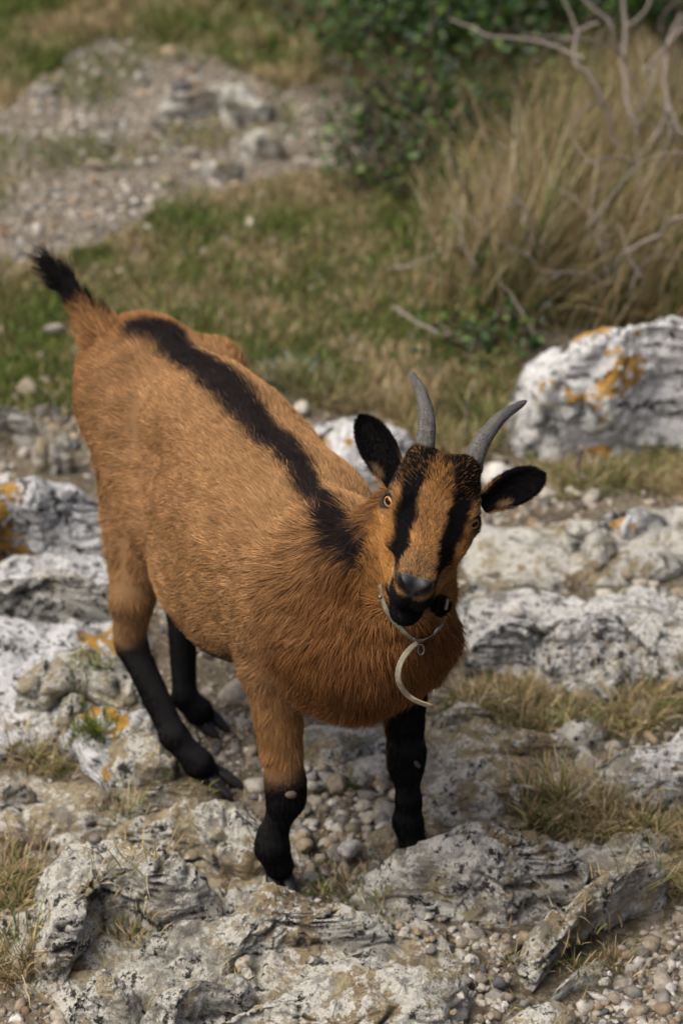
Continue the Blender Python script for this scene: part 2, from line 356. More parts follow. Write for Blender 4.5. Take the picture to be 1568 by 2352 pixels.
big_rocks = [
 # outline, height, material, label, kwargs
 ([(90, 1960), (130, 1905), (190, 1885), (250, 1900), (330, 1920), (400, 1950), (470, 2000), (430, 2030), (330, 2060), (250, 2080), (215, 2110), (200, 2180), (150, 2260), (100, 2230), (70, 2100), (75, 2020)], .14, 'grey', 'big pitted grey rock at the lower left, pale crust on top', dict(e=(.72, .72), rough=1.25)),
 ([(250, 1870), (330, 1838), (450, 1828), (560, 1835), (600, 1880), (605, 1990), (560, 2022), (480, 2010), (400, 1960), (330, 1925), (250, 1890)], .085, 'tan', 'broad tan rock just left of the front hoof', dict(e=(.7, .8), tilt=(.1, .35))),
 ([(345, 2180), (355, 2130), (420, 2090), (500, 2060), (560, 2030), (600, 2014), (660, 2020), (740, 2058), (890, 2082), (880, 2122), (700, 2170), (600, 2212), (500, 2262), (420, 2245)], .105, 'mixd', 'long ridged rock directly in front of the front hoof', dict(strat=1., tilt=(0, .55))),
 ([(330, 2330), (345, 2288), (420, 2250), (520, 2228), (575, 2212), (590, 2240), (560, 2290), (490, 2352), (400, 2400), (330, 2380)], .115, 'grey', 'speckled rock rib at the bottom edge, below the ridged rock', dict(strat=.7)),
 ([(160, 2370), (160, 2290), (190, 2235), (240, 2205), (262, 2230), (310, 2262), (320, 2330), (300, 2390)], .11, 'grey', 'dark grey knobbly rock at the bottom left corner area', dict(rough=1.3)),
 ([(500, 2380), (560, 2310), (650, 2232), (740, 2182), (800, 2172), (900, 2200), (1000, 2182), (1070, 2192), (1060, 2232), (1000, 2272), (1040, 2320), (1040, 2390), (760, 2440)], .10, 'pale', 'wide pale slab at the bottom centre of the picture', dict(e=(.6, .9), rough=.85, strat=.6)),
 ([(835, 1998), (880, 1986), (950, 1976), (1010, 1930), (1060, 1890), (1120, 1880), (1200, 1902), (1230, 1932), (1330, 1932), (1390, 1945), (1300, 1992), (1200, 2062), (1160, 2102), (1050, 2072), (950, 2062), (860, 2062)], .12, 'grey', 'humped speckled rock right of centre, in front of the far front hoof', dict(e=(.85, .85), rough=1.3)),
 ([(1190, 2232), (1200, 2162), (1240, 2092), (1300, 2032), (1400, 1982), (1500, 1952), (1532, 1962), (1490, 2002), (1400, 2062), (1340, 2122), (1290, 2202), (1240, 2252)], .115, 'mixd', 'long sloping rock rib at the lower right beside the pebbles', dict(strat=.8, tilt=(.2, .2))),
 ([(1140, 2370), (1160, 2312), (1220, 2277), (1290, 2270), (1325, 2292), (1300, 2370), (1220, 2410)], .05, 'tan', 'small low slab at the bottom right of centre', dict(rough=.6)),
 ([(1355, 1800), (1385, 1745), (1470, 1700), (1560, 1655), (1700, 1640), (1720, 1830), (1568, 1850), (1480, 1850), (1410, 1835)], .12, 'white', 'white crusted rock at the right edge above the dry grass', dict(rough=1.1)),
 ([(1060, 1755), (1100, 1725), (1160, 1690), (1225, 1680), (1320, 1722), (1325, 1760), (1200, 1770), (1120, 1770)], .07, 'tan', 'low tan rock right of the far front leg, upper of two', dict(rough=.7, cracks=.5)),
 ([(985, 1860), (1010, 1790), (1065, 1762), (1150, 1775), (1250, 1790), (1300, 1800), (1230, 1850), (1190, 1885), (1090, 1890), (1010, 1885)], .075, 'tan', 'tan slab right of the far front hoof, behind the humped rock', dict(rough=.8)),
 ([(1265, 1690), (1300, 1652), (1370, 1642), (1405, 1670), (1385, 1712), (1310, 1725)], .045, 'mixd', 'flat grey stone in the thatch left of the white edge rock', dict(rough=.6)),
 ([(975, 1680), (985, 1640), (1050, 1607), (1110, 1612), (1150, 1642), (1085, 1680), (1010, 1705)], .06, 'tan', 'low rock behind the strap end, right of the chest', dict(rough=.6)),
 ([(1090, 1480), (1130, 1442), (1200, 1440), (1240, 1410), (1290, 1408), (1360, 1420), (1410, 1380), (1445, 1380), (1480, 1420), (1500, 1470), (1480, 1512), (1400, 1562), (1310, 1592), (1250, 1582), (1200, 1532), (1120, 1532)], .13, 'white', 'large furrowed grey and white outcrop right of the goat', dict(rough=1.4, strat=.8, e=(.8, .8))),
 ([(1485, 1450), (1520, 1415), (1600, 1400), (1700, 1420), (1680, 1490), (1560, 1495)], .08, 'white', 'pale rock at the right edge beside the furrowed outcrop', {}),
 ([(1285, 1240), (1300, 1210), (1345, 1190), (1390, 1212), (1425, 1270), (1412, 1312), (1370, 1332), (1320, 1295)], .10, 'pale', 'upright tan block of stone right of the lower ear', dict(rough=.8)),
 ([(1365, 1200), (1410, 1158), (1480, 1150), (1540, 1188), (1545, 1222), (1480, 1250), (1425, 1262), (1400, 1222)], .08, 'greyo', 'rounded stone with yellow lichen near the right edge', dict(rough=.8)),
 ([(1110, 1245), (1180, 1225), (1240, 1245), (1272, 1280), (1262, 1322), (1180, 1325), (1105, 1300)], .06, 'pale', 'low pale rock just right of the goat cheek', dict(rough=.9)),
 ([(1060, 1330), (1120, 1310), (1200, 1325), (1230, 1350), (1190, 1385), (1100, 1390)], .05, 'mixd', 'low rubble rock between the cheek and the furrowed outcrop', {}),
 ([(1150, 985), (1190, 892), (1260, 832), (1330, 762), (1400, 742), (1500, 735), (1600, 755), (1720, 850), (1720, 980), (1600, 1010), (1480, 1032), (1390, 1050), (1310, 1035), (1240, 1045), (1180, 1010)], .30, 'whiteo', 'large white boulder with orange lichen at the right', dict(rough=.95, cracks=.5, e=(.85, .85), tilt=(.10, 0), grow=.98, cleft=(1285, 960))),
 ([(650, 960), (700, 930), (760, 914), (830, 914), (900, 950), (950, 1000), (955, 1040), (900, 1075), (780, 1080)], .12, 'whiteo', 'white rock with orange lichen behind the goat neck', dict(rough=1.1)),
 ([(-120, 1120), (0, 1108), (60, 1100), (150, 1108), (220, 1112), (290, 1130), (310, 1230), (280, 1300), (160, 1305), (60, 1302), (-120, 1320)], .20, 'greyo', 'big white rock with orange lichen at the left edge behind the hind leg', dict(rough=1.7, e=(.75, .75))),
 ([(-120, 1360), (0, 1342), (60, 1305), (130, 1300), (200, 1322), (260, 1330), (270, 1400), (180, 1442), (100, 1445), (-120, 1470)], .13, 'grey', 'grey crusted rock at the left edge below the lichened rock', dict(rough=1.3)),
 ([(30, 1600), (45, 1545), (120, 1482), (200, 1460), (275, 1490), (305, 1560), (340, 1640), (300, 1690), (240, 1640), (180, 1640), (110, 1660), (40, 1655)], .11, 'mixd', 'broken grey rock left of the black hind leg', dict(rough=1.4)),
 ([(240, 1750), (260, 1690), (300, 1640), (350, 1640), (390, 1720), (400, 1790), (330, 1800), (260, 1795)], .07, 'mixd', 'rough rock right beside the hind hoof', dict(rough=1.1)),
 ([(130, 1690), (145, 1630), (180, 1575), (200, 1590), (190, 1640), (160, 1700)], .09, 'tan', 'narrow upright splinter of rock left of the hind legs', dict(rough=.5)),
 ([(80, 1060), (85, 1010), (130, 990), (168, 1010), (165, 1050), (130, 1075)], .09, 'pale', 'small blurred boulder left of the goat thigh', dict(rough=.8)),
 ([(-60, 1000), (-40, 940), (30, 928), (70, 935), (92, 970), (50, 1010)], .10, 'pale', 'blurred pale boulder at the left edge behind the goat', dict(rough=.8)),
 ([(350, 262), (440, 222), (520, 196), (590, 190), (642, 230), (620, 282), (560, 292), (500, 262), (400, 275)], .09, 'pale', 'flat pale slab on the path behind the goat', dict(rough=1., step=.01)),
 ([(545, 330), (590, 292), (655, 318), (645, 352), (580, 362)], .08, 'pale', 'pale stone at the right end of the path slab', dict(rough=.8, step=.01)),
 ([(458, 385), (520, 350), (560, 375), (545, 402), (485, 412)], .06, 'pale', 'small pale stone on the path below the slab', dict(rough=.7, step=.01)),
 ([(-80, 1860), (-40, 1790), (40, 1765), (90, 1808), (75, 1855), (10, 1870)], .07, 'tan', 'low tan rock at the left edge above the grass', dict(rough=.9)),
 ([(175, 1840), (200, 1790), (260, 1800), (290, 1830), (240, 1875), (190, 1875)], .05, 'tan', 'small tan rock above the big pitted rock', dict(rough=.9)),
 ([(-80, 1990), (-60, 1910), (40, 1890), (110, 1895), (80, 1950), (20, 1995)], .05, 'tan', 'low earthy rock at the left edge beside the big pitted rock', dict(rough=.9)),
 ([(705, 1740), (725, 1690), (790, 1672), (862, 1690), (850, 1735), (780, 1760)], .07, 'mixd', 'grey rock seen between the front legs', dict(rough=.9)),
 ([(838, 1960), (850, 1905), (900, 1870), (950, 1880), (960, 1940), (900, 1985)], .05, 'tan', 'tan stone between the front hooves', dict(rough=.6)),
 ([(310, 1830), (330, 1795), (380, 1780), (470, 1800), (520, 1822), (480, 1850), (330, 1850)], .055, 'tan', 'low mossy rock under the hind hoof', dict(rough=.8)),
 ([(1380, 1950), (1420, 1900), (1500, 1880), (1560, 1910), (1500, 1950)], .03, 'pale', 'small pale stone in the dry grass at the right', dict(rough=.6)),
 ([(1255, 2300), (1290, 2220), (1350, 2170), (1400, 2160), (1390, 2200), (1330, 2230)], .035, 'pale', 'small flat grey stone among the pebbles at lower right', dict(rough=.5)),
 ([(1480, 1530), (1500, 1505), (1560, 1515), (1580, 1545), (1530, 1560)], .04, 'white', 'small bright white stone near the right edge', dict(rough=.5)),
]
for n_, (ol, H, mt, lab, kw) in enumerate(slabs):
    o = rock('bedrock', ol, H, mt, lab, seed=n_ * 2.11 + 90, step=.009, e=(.55, 1.0), **kw); o['kind'] = 'structure'; del o['category']
for n_, (ol, H, mt, lab, kw) in enumerate(big_rocks):
    rock('rock', ol, H, mt, lab, seed=n_ * 1.37 + .5, **kw)

# ------------------------------------------------------------ height of whatever lies at a place (ground or rock)
CELL = .012; HX0, HY0 = -2.0, 2.0; HN = (int(4.0 / CELL), int(7.2 / CELL))
HM = np.full(HN, -9.)
allv = np.vstack(ROCK_V); ia = ((allv[:, 0] - HX0) / CELL).astype(int); ja = ((allv[:, 1] - HY0) / CELL).astype(int)
ok = (ia >= 0) & (ia < HN[0]) & (ja >= 0) & (ja < HN[1]); np.maximum.at(HM, (ia[ok], ja[ok]), allv[ok, 2])
for _ in range(2):
    e = HM.copy()
    for dx, dy in ((1, 0), (-1, 0), (0, 1), (0, -1)):
        e = np.where(e < -5, np.roll(np.roll(HM, dx, 0), dy, 1), e)
    HM = e
def surf_z(x, y):
    g = ground_z(x, y); i = np.clip(((x - HX0) / CELL).astype(int), 0, HN[0] - 1); j = np.clip(((y - HY0) / CELL).astype(int), 0, HN[1] - 1)
    r = HM[i, j]; return np.maximum(g, r), r > g + .004

# ============================================================ gravel and pebbles
def ico(sub):
    import bmesh
    bm = bmesh.new(); bmesh.ops.create_icosphere(bm, subdivisions=sub, radius=1.); bm.verts.ensure_lookup_table()
    V = np.array([v.co[:] for v in bm.verts]); F_ = np.array([[q.index for q in f.verts] for f in bm.faces]); bm.free(); return V, F_
m = NT('pebble')
tn = m.attr('tone'); pn = m.noise(90, 4, .6); pn2 = m.noise(420, 3, .6)
pcol = m.n('ShaderNodeMix', data_type='RGBA', blend_type='MULTIPLY'); pcol.inputs[0].default_value = 1.; m.l(tn, pcol.inputs[6])
gv = m.ramp(pn, .3, .7, .72, 1.2); cb = m.n('ShaderNodeCombineColor')
for k in range(3): m.l(gv, cb.inputs[k])
m.l(cb.outputs[0], pcol.inputs[7])
M_PEB = m.bsdf(m.mix(m.math('MULTIPLY', m.ramp(pn2, .58, .68), .4), pcol.outputs[2], (.07, .06, .05)), .88, .2, m.bump(pn2, .5, .002))
TONES = np.array([(.34, .30, .245), (.27, .225, .165), (.43, .40, .34), (.19, .175, .155), (.30, .235, .155), (.09, .09, .092), (.22, .145, .09), (.50, .48, .44)])
TP = np.array([.24, .20, .15, .14, .10, .06, .04, .07])
def facets(D, rng, k=9, lo=.62, hi=1.):
    n = nrm(rng.normal(size=(k, 3))); d = rng.uniform(lo, hi, k); q = D @ n.T
    return np.min(np.where(q > .05, d[None] / np.maximum(q, .05), 9.), axis=1)
def stones(name, x, y, size, sub, rng, label, sink=.38, on_rock=True, angular=.22):
    N = len(x); Vb, Fb = ico(sub); nv, nf = len(Vb), len(Fb)
    z, onr = surf_z(x, y)
    if not on_rock:
        k = ~onr; x, y, z, size = x[k], y[k], z[k], size[k]; N = len(x)
    ax = rng.uniform(.55, 1.25, (N, 3)); ax[:, 2] = rng.uniform(.45, .85, N); a = rng.uniform(0, 6.3, N); tl = rng.normal(0, .25, (N, 2))
    off = rng.uniform(0, 50, (N, 1, 3))
    FB = np.stack([facets(Vb, rng) for _ in range(40)]); S = Vb[None] * ax[:, None] * np.clip(FB[rng.randint(0, 40, N)], .5, 1.25)[..., None]; nd = perlin((Vb[None] * 1.1 + off).reshape(-1, 3)).reshape(N, nv, 1); S = S * (1 + angular * nd)
    c, s = np.cos(a)[:, None], np.sin(a)[:, None]
    X = S[..., 0] * c - S[..., 1] * s; Y = S[..., 0] * s + S[..., 1] * c; Z = S[..., 2] + X * tl[:, :1] + Y * tl[:, 1:]
    r = (size * .5)[:, None]
    V = np.stack([x[:, None] + X * r, y[:, None] + Y * r, z[:, None] + Z * r + r * ax[:, 2:] * (1 - 2 * sink)], -1).reshape(-1, 3)
    Fc = (Fb[None] + (np.arange(N) * nv)[:, None, None]).reshape(-1, 3)
    t = TONES[rng.choice(len(TONES), N, p=TP)] * rng.uniform(.75, 1.2, (N, 1)); t = np.repeat(t, nv, 0)
    ob = mesh_np(name, V, Fc, M_PEB, smooth=False, attrs={'tone': ('FLOAT_COLOR', np.c_[t, np.ones(len(t))])})
    return tag(ob, label, 'gravel', kind='stuff')
rng = np.random.RandomState(5)
def scatter_px(n, poly, rng, jitter=20, accept=None):
    """positions on the ground, even per square metre, inside a patch"""
    w = np.array([Pz(u, v)[:2] for u, v in poly]); lo, hi = w.min(0), w.max(0); out = []
    tries = 0
    while sum(map(len, out)) < n and tries < 60:
        p = lo + rng.rand(n * 2, 2) * (hi - lo); q = np.c_[p, np.zeros(len(p))]; px = proj(q)[:, :2]
        k = inpoly(px + np.stack([fbm(q * 5 + 1.7, 3), fbm(q * 5 + 9.7, 3)], 1) * jitter, poly)
        if accept is not None: k &= accept(q)
        out.append(p[k]); tries += 1
    return np.vstack(out)[:n]
FRONT = [(-150, 930), (700, 900), (1300, 1040), (1750, 1000), (1800, 2500), (-150, 2500)]
nothatch = lambda q: ~np.any([inpoly(proj(q)[:, :2], t) for t in THATCH[:6]], axis=0) | (rng.rand(len(q)) < .18)
clus = lambda q: (fbm(q * 4 + 40, 3) + rng.normal(0, .35, len(q)) > -.15) & nothatch(q)
p = scatter_px(15000, FRONT, rng, 10, clus)
stones('gravel', p[:, 0], p[:, 1], np.exp(rng.normal(math.log(.0095), .5, len(p))), 1, rng, 'fine pale gravel between the rocks', .4, False)
p = scatter_px(1300, FRONT, rng, 10, clus)
stones('gravel', p[:, 0], p[:, 1], np.exp(rng.normal(math.log(.028), .35, len(p))), 2, rng, 'coarse rubble between the rocks', .42, False, .2)
PEBB = [(900, 2080), (1050, 2075), (1160, 2105), (1190, 2170), (1185, 2250), (1130, 2352), (1040, 2400), (1035, 2300), (1060, 2235), (1070, 2190), (900, 2180)]
p = scatter_px(1400, PEBB, rng, 4)
stones('gravel', p[:, 0], p[:, 1], np.exp(rng.normal(math.log(.0125), .45, len(p))), 1, rng, 'rounded pebbles in the hollow below the humped rock', .4, False)
PEBR = [(1300, 2240), (1400, 2140), (1500, 2050), (1750, 2000), (1750, 2450), (1300, 2450)]
p = scatter_px(2400, PEBR, rng, 8)
stones('gravel', p[:, 0], p[:, 1], np.exp(rng.normal(math.log(.011), .48, len(p))), 1, rng, 'rounded pebbles at the lower right corner', .4, False)
p = scatter_px(10000, PATH, rng, 20)
stones('gravel', p[:, 0], p[:, 1], np.exp(rng.normal(math.log(.010), .55, len(p))), 1, rng, 'loose stones covering the path behind the goat', .4, False)
p = scatter_px(260, TURF, rng, 20)
stones('gravel', p[:, 0], p[:, 1], np.exp(rng.normal(math.log(.022), .4, len(p))), 1, rng, 'scattered stones lying in the turf', .35, False)
# single stones one can pick out, each an object of its own; the shapes are shared
STONE_ME = []
for k in range(8):
    Vb, Fb = ico(3); r2 = np.random.RandomState(50 + k)
    S = Vb * r2.uniform(.75, 1.2, 3) * V3(1, 1, .75) * np.clip(facets(Vb, r2, 12, .7, 1.), .5, 1.15)[:, None]; S = S * (1 + .22 * perlin(Vb * 1.2 + k * 7)[:, None] + .13 * perlin(Vb * 3.1 + k * 5)[:, None] + .05 * perlin(Vb * 8 + k)[:, None])
    o = mesh_np('stone', S * .5, Fb, None, attrs={'tone': ('FLOAT_COLOR', np.c_[np.tile(TONES[[0, 1, 2, 3, 4, 7, 2, 0][k]], (len(S), 1)), np.ones(len(S))])})
    o.data.materials.append(M_PEB); STONE_ME.append(o.data); bpy.data.objects.remove(o)
def stone(u, v, wpx, label, k, group=None):
    p = Pz(u, v, .01); z, _ = surf_z(p[:1], p[1:2]); p = Pz(u, v, float(z[0]) + .012 if z[0] > .03 else .012); z, _ = surf_z(p[:1], p[1:2])
    dep = (p - CC) @ CF; s = wpx / FOC * dep
    o = bpy.data.objects.new('stone', STONE_ME[k % 8]); COL.objects.link(o)
    o.location = (p[0], p[1], float(z[0]) + s * .08); o.scale = (s, s, s); o.rotation_euler = (.2 * math.sin(k * 3.), .25 * math.cos(k * 5.), k * 1.7)
    return tag(o, label, 'stone', group)
single = [(728, 1817, 42, 'white stone on the ground between the front legs'), (775, 1788, 60, 'tan cobble behind the white stone between the front legs'), (716, 1798, 30, 'pale cobble close beside the near front knee'),
          (690, 1897, 38, 'round cobble right of the near front cannon bone'), (700, 1938, 46, 'rough cobble right of the near front fetlock'), (806, 1956, 52, 'tan cobble midway between the front hooves'), (745, 1915, 30, 'grey cobble between the front hooves, left of the tan one'),
          (560, 2228, 48, 'rounded stone perched on the ridged rock at the bottom'), (540, 2205, 18, 'little stone perched beside the rounded stone at the bottom'), (553, 1600, 42, 'pale stone on the ground behind the near front leg'), (505, 1655, 44, 'flat white stone beside the rear hind hoof'),
          (1280, 1935, 26, 'white stone lying on the humped rock'), (1210, 2040, 40, 'dark grey cobble wedged between the humped rock and the rib'), (965, 2236, 34, 'small cobble on the wide pale slab'), (1000, 2240, 18, 'pale chip beside the cobble on the slab'),
          (262, 722, 34, 'blurred white stone in the turf right of the tail'), (290, 715, 26, 'smaller blurred stone in the turf beside the tail stone'), (280, 610, 34, 'pale stone at the path edge above the rump'), (150, 1178, 26, 'pale pebble near the left edge above the lichened rock'),
          (1110, 1500, 46, 'white cobble right of the goat chest'), (1300, 1455, 40, 'white cobble set in the furrowed outcrop'), (1180, 1400, 44, 'cobble between cheek and outcrop'), (1385, 1355, 38, 'pale cobble right of the upright block'), (1470, 1345, 40, 'pale cobble near the right edge, above the outcrop'),
          (1230, 1200, 40, 'pale cobble right of the lower ear'), (1440, 1290, 36, 'cobble right of the upright block of stone'), (1500, 1340, 26, 'small cobble near the right edge above the pale rock'), (1190, 1620, 34, 'pale cobble lying in the brown thatch right of the chest'), (1330, 1600, 60, 'rounded stone at the foot of the furrowed outcrop'),
          (1470, 2170, 30, 'pale stone in the gravel at the right edge'), (1390, 2240, 28, 'grey stone in the gravel left of the corner'), (1500, 2260, 34, 'white stone in the gravel near the bottom right corner'), (1510, 2110, 34, 'greyish stone in the gravel below the rib end'),
          (400, 250, 40, 'white stone at the left end of the path slab'), (240, 310, 44, 'pale stone on the left part of the path'), (110, 200, 50, 'blurred white stone at the upper left'), (390, 120, 50, 'blurred white stone above the path'), (470, 560, 30, 'stone at the edge of the turf above the back'),
          (310, 455, 34, 'pale stone low on the path'), (165, 480, 36, 'stone on the left part of the path, lower'), (60, 410, 36, 'stone on the path at the left edge')]
for k, (u, v, w, lab) in enumerate(single): stone(u, v, w, lab, k)
r2 = np.random.RandomState(21)
p = scatter_px(70, PEBB, r2, 0)
for k, q in enumerate(p):
    px = proj(V3(q[0], q[1], 0)); stone(px[0], px[1], r2.uniform(12, 28), 'pale rounded pebble lying loose in the hollow below the humped rock', k + 3, 'pebbles in the hollow')
p = scatter_px(80, PEBR, r2, 0)
for k, q in enumerate(p):
    px = proj(V3(q[0], q[1], 0))
    if px[0] < 1568 and px[1] < 2352: stone(px[0], px[1], r2.uniform(10, 22), 'rounded pebble lying loose in the lower right gravel', k + 5, 'pebbles at the lower right')
p = scatter_px(60, [(690, 1760), (880, 1760), (900, 1980), (720, 2000), (680, 1900)], r2, 0)
for k, q in enumerate(p):
    px = proj(V3(q[0], q[1], 0)); stone(px[0], px[1], r2.uniform(16, 40), 'small cobble on the bare soil between the front legs', k + 2, 'cobbles between the front legs')
# ============================================================ vegetation
m = NT('grass_blade')
tn = m.attr('tone')
b_ = m.n('ShaderNodeBsdfPrincipled'); m.l(tn, b_.inputs['Base Color']); b_.inputs['Roughness'].default_value = .7; b_.inputs['Specular IOR Level'].default_value = .2
tr = m.n('ShaderNodeBsdfTranslucent'); m.l(tn, tr.inputs['Color']); mx = m.n('ShaderNodeMixShader'); mx.inputs[0].default_value = .25
m.l(b_.outputs[0], mx.inputs[1]); m.l(tr.outputs[0], mx.inputs[2]); m.l(mx.outputs[0], m.out.inputs['Surface'])
M_BLADE = m.m
GREEN = np.array([(.095, .155, .028), (.145, .19, .04), (.205, .22, .058), (.065, .112, .026)])
DRY = np.array([(.46, .37, .205), (.38, .285, .14), (.53, .45, .29), (.27, .18, .085), (.43, .34, .185)])
def blades(name, root, length, azim, lean, droop, width, tones, rng, npt=5, wob=.12):
    N = len(root); s = np.linspace(0, 1, npt)[None, :]
    th = lean[:, None] + droop[:, None] * s                                # angle from the vertical grows along the blade
    ds = length[:, None] / (npt - 1)
    hx = np.cumsum(np.sin(th) * ds, 1) - np.sin(th) * ds; hz = np.cumsum(np.cos(th) * ds, 1) - np.cos(th) * ds
    az = azim[:, None] + rng.normal(0, wob, (N, 1)) + rng.normal(0, wob, (N, 1)) * s * 2
    c = np.stack([root[:, None, 0] + np.cos(az) * hx, root[:, None, 1] + np.sin(az) * hx, root[:, None, 2] + hz], -1)
    wa = azim[:, None] + np.pi / 2 + rng.normal(0, .7, (N, 1)); w = width[:, None] * np.interp(s, [0, .3, .8, 1], [.8, 1, .6, .06])
    dv = np.stack([np.cos(wa) * w, np.sin(wa) * w, 0 * w], -1) * .5
    V = np.stack([c - dv, c + dv], 2).reshape(-1, 3)
    k = np.arange(npt - 1); q = np.stack([2 * k, 2 * k + 1, 2 * k + 3, 2 * k + 2], 1)
    Fq = (q[None] + (np.arange(N) * npt * 2)[:, None, None]).reshape(-1, 4)
    t = np.repeat(tones, npt * 2, 0)
    return mesh_np(name, V, Fq, M_BLADE, attrs={'tone': ('FLOAT_COLOR', np.c_[t, np.ones(len(t))])})
def tones_for(P, rng, green):
    """green: 0..1 share per root"""
    N = len(P); g = rng.rand(N) < green
    t = np.where(g[:, None], GREEN[rng.randint(0, len(GREEN), N)], DRY[rng.randint(0, len(DRY), N)])
    return t * np.exp(rng.normal(-.12, .33, (N, 1)))
rng = np.random.RandomState(31)
def lay_turf(name, n, poly, label, lo, hi, gbase, gamp, lean=.7, w=.0032, acc=None):
    p = scatter_px(n, poly, rng, 26, acc); x, y = p[:, 0], p[:, 1]; z, onr = surf_z(x, y); k = ~onr | (rng.rand(len(x)) < .06); x, y, z = x[k], y[k], z[k]
    R0 = np.stack([x, y, z - .003], 1); N = len(x); pn = fbm(R0 * 3.3 + 8, 3)
    t = tones_for(R0, rng, np.clip(gbase + gamp * pn, .02, .98))
    L = rng.uniform(lo, hi, N) * (1 + .5 * fbm(R0 * 6, 2))
    o = blades(name, R0, L, rng.uniform(0, 6.3, N), np.abs(rng.normal(lean * .6, .35, N)), rng.uniform(.2, 1.1, N), rng.uniform(.6, 1.3, N) * w, t, rng, 4)
    return tag(o, label, 'grass', kind='stuff')
lay_turf('turf', 42000, TURF, 'short green and straw coloured grass behind the goat', .02, .055, .58, .9)
lay_turf('turf', 26000, TURF_TOP, 'short grass beyond the path at the top left', .03, .07, .6, .9, w=.004)
lay_turf('turf', 9000, [(560, 880), (900, 870), (1180, 830), (1190, 960), (1040, 1080), (960, 1040), (880, 930), (700, 930)], 'straw coloured grass between goat back and boulder', .03, .08, .3, .6)
thin = lambda q: fbm(q * 3.1 + 77, 3) + rng.normal(0, .25, len(q)) > .05
lay_turf('turf', 6500, PATH, 'thin grass sprouting from the stony path', .02, .045, .65, .3, acc=lambda q: fbm(q * 1.6 + 71, 3) > .22)
for t, lab, n in zip(THATCH, ['brown dry thatch right of the goat chest', 'dry grass mat below the white edge rock', 'dry grass at the lower right beside the rib', 'dry grass along the lower left edge', 'withered grass in the pocket between the front rocks', 'grass below the large white boulder', 'green grass beside the rock splinter', 'dry grass left of the rock splinter'],
                      [9000, 5200, 3600, 5200, 1800, 5000, 1600, 1500]):
    gb = .75 if 'green' in lab else (.4 if 'boulder' in lab else .16)
    lay_turf('turf', n, t, lab, .025, .075, gb, .5, 1.3, .0022)
lay_turf('turf', 7000, FRONT, 'sparse dry blades among the gravel', .012, .04, .30, .7, 1.2, .0022, acc=thin)

# ------------------------------------------------------------ tufts one can pick out
def tuft(name, u, v, n, ln, spread, green, label, lean=.35, lean_az=None, w=.0025, cat='grass tuft', group=None, droop=(.3, 1.3), mat_z=None):
    p = Pz(u, v, 0.); z, _ = surf_z(p[:1], p[1:2]); p = Pz(u, v, max(float(z[0]), 0) * .8)
    a = rng.uniform(0, 6.3, n); r = np.minimum(np.abs(rng.normal(0, spread, n)), 1.5 * spread); x = p[0] + np.cos(a) * r; y = p[1] + np.sin(a) * r; z, _ = surf_z(x, y)
    R0 = np.stack([x, y, np.minimum(z, np.median(z) + .03) - .004], 1)
    az = a + rng.normal(0, .5, n) if lean_az is None else lean_az + rng.normal(0, 1.0, n)
    o = blades(name, R0, ln * rng.uniform(.45, 1.15, n), az, np.abs(rng.normal(lean, .32, n)), rng.uniform(*droop, n), rng.uniform(.6, 1.3, n) * w, tones_for(R0, rng, np.full(n, green)) * (.78 if 'tussock' in name else 1.), rng, 6)
    return tag(o, label, cat, group)
for a in [(1290, 1850, 420, .10, .06, .22, 'arching dry grass tuft below the white edge rock'), (1220, 1880, 260, .10, .035, .3, 'tufted grass at the right end of the humped rock'), (1390, 1850, 300, .085, .05, .15, 'straw coloured tuft right of the arching tuft'),
          (1480, 1900, 300, .08, .05, .35, 'greenish grass tuft near the right edge'), (800, 2040, 110, .085, .03, .35, 'wiry dry tuft between ridged rock and humped rock'), (740, 2045, 60, .06, .015, .5, 'small wiry tuft at the front hoof'), (880, 2085, 80, .05, .03, .6, 'little green tuft left of the pebble hollow'),
          (300, 2150, 200, .055, .04, .3, 'matted dry tuft behind the bottom left rock'), (40, 2080, 420, .08, .06, .4, 'dense grass tuft at the lower left edge'), (30, 2010, 260, .075, .05, .35, 'loose grass tuft left of the big pitted rock'), (60, 2200, 240, .09, .05, .25, 'brown tuft below the big pitted rock'),
          (215, 1650, 360, .055, .03, .92, 'bright green moss-like tuft left of the hind legs'), (80, 1740, 200, .09, .04, .15, 'trailing dry tuft at the left beside the splinter'), (420, 1815, 260, .04, .045, .55, 'green tuft at the hind hoof'), (280, 1870, 150, .07, .03, .45, 'reddish green tuft above the big pitted rock'),
          (1320, 2210, 200, .055, .04, .2, 'dry tuft over the end of the rib'), (1180, 2210, 50, .04, .015, .5, 'tiny weed beside the rib foot'), (1420, 2110, 200, .06, .05, .15, 'dry tuft on top of the rib'), (1040, 1040, 260, .16, .05, .75, 'green grass tuft behind the horns'),
          (1160, 990, 200, .16, .05, .6, 'green grass tuft at the foot of the white boulder'), (1490, 1090, 260, .10, .06, .65, 'green tuft below the right end of the boulder'), (630, 1720, 140, .045, .04, .65, 'low green tuft behind the near front leg'), (790, 1760, 90, .035, .02, .8, 'little green weed between the front legs'),
          (1180, 1640, 220, .08, .06, .15, 'dry tuft right of the strap end'), (1450, 1590, 260, .08, .07, .3, 'straw tuft below the furrowed outcrop'), (540, 2270, 60, .035, .02, .5, 'small grass sprig at the bottom of the ridged rock')]:
    a = list(a); a[2] = int(a[2] * .8); a[3] *= .62; tuft('grass_tuft', *a)
m_t = tuft('grey_herb', 680, 880, 200, .075, .06, .0, 'small grey-green herb behind the goat back', .6, None, .004, 'herb')
me = m_t.data.attributes['tone']; arr = np.empty(len(me.data) * 4, np.float32); me.data.foreach_get('color', arr); arr = arr.reshape(-1, 4); arr[:, :3] = arr[:, :3].mean(1, keepdims=True) * np.array([.75, .85, .78]); me.data.foreach_set('color', arr.ravel())
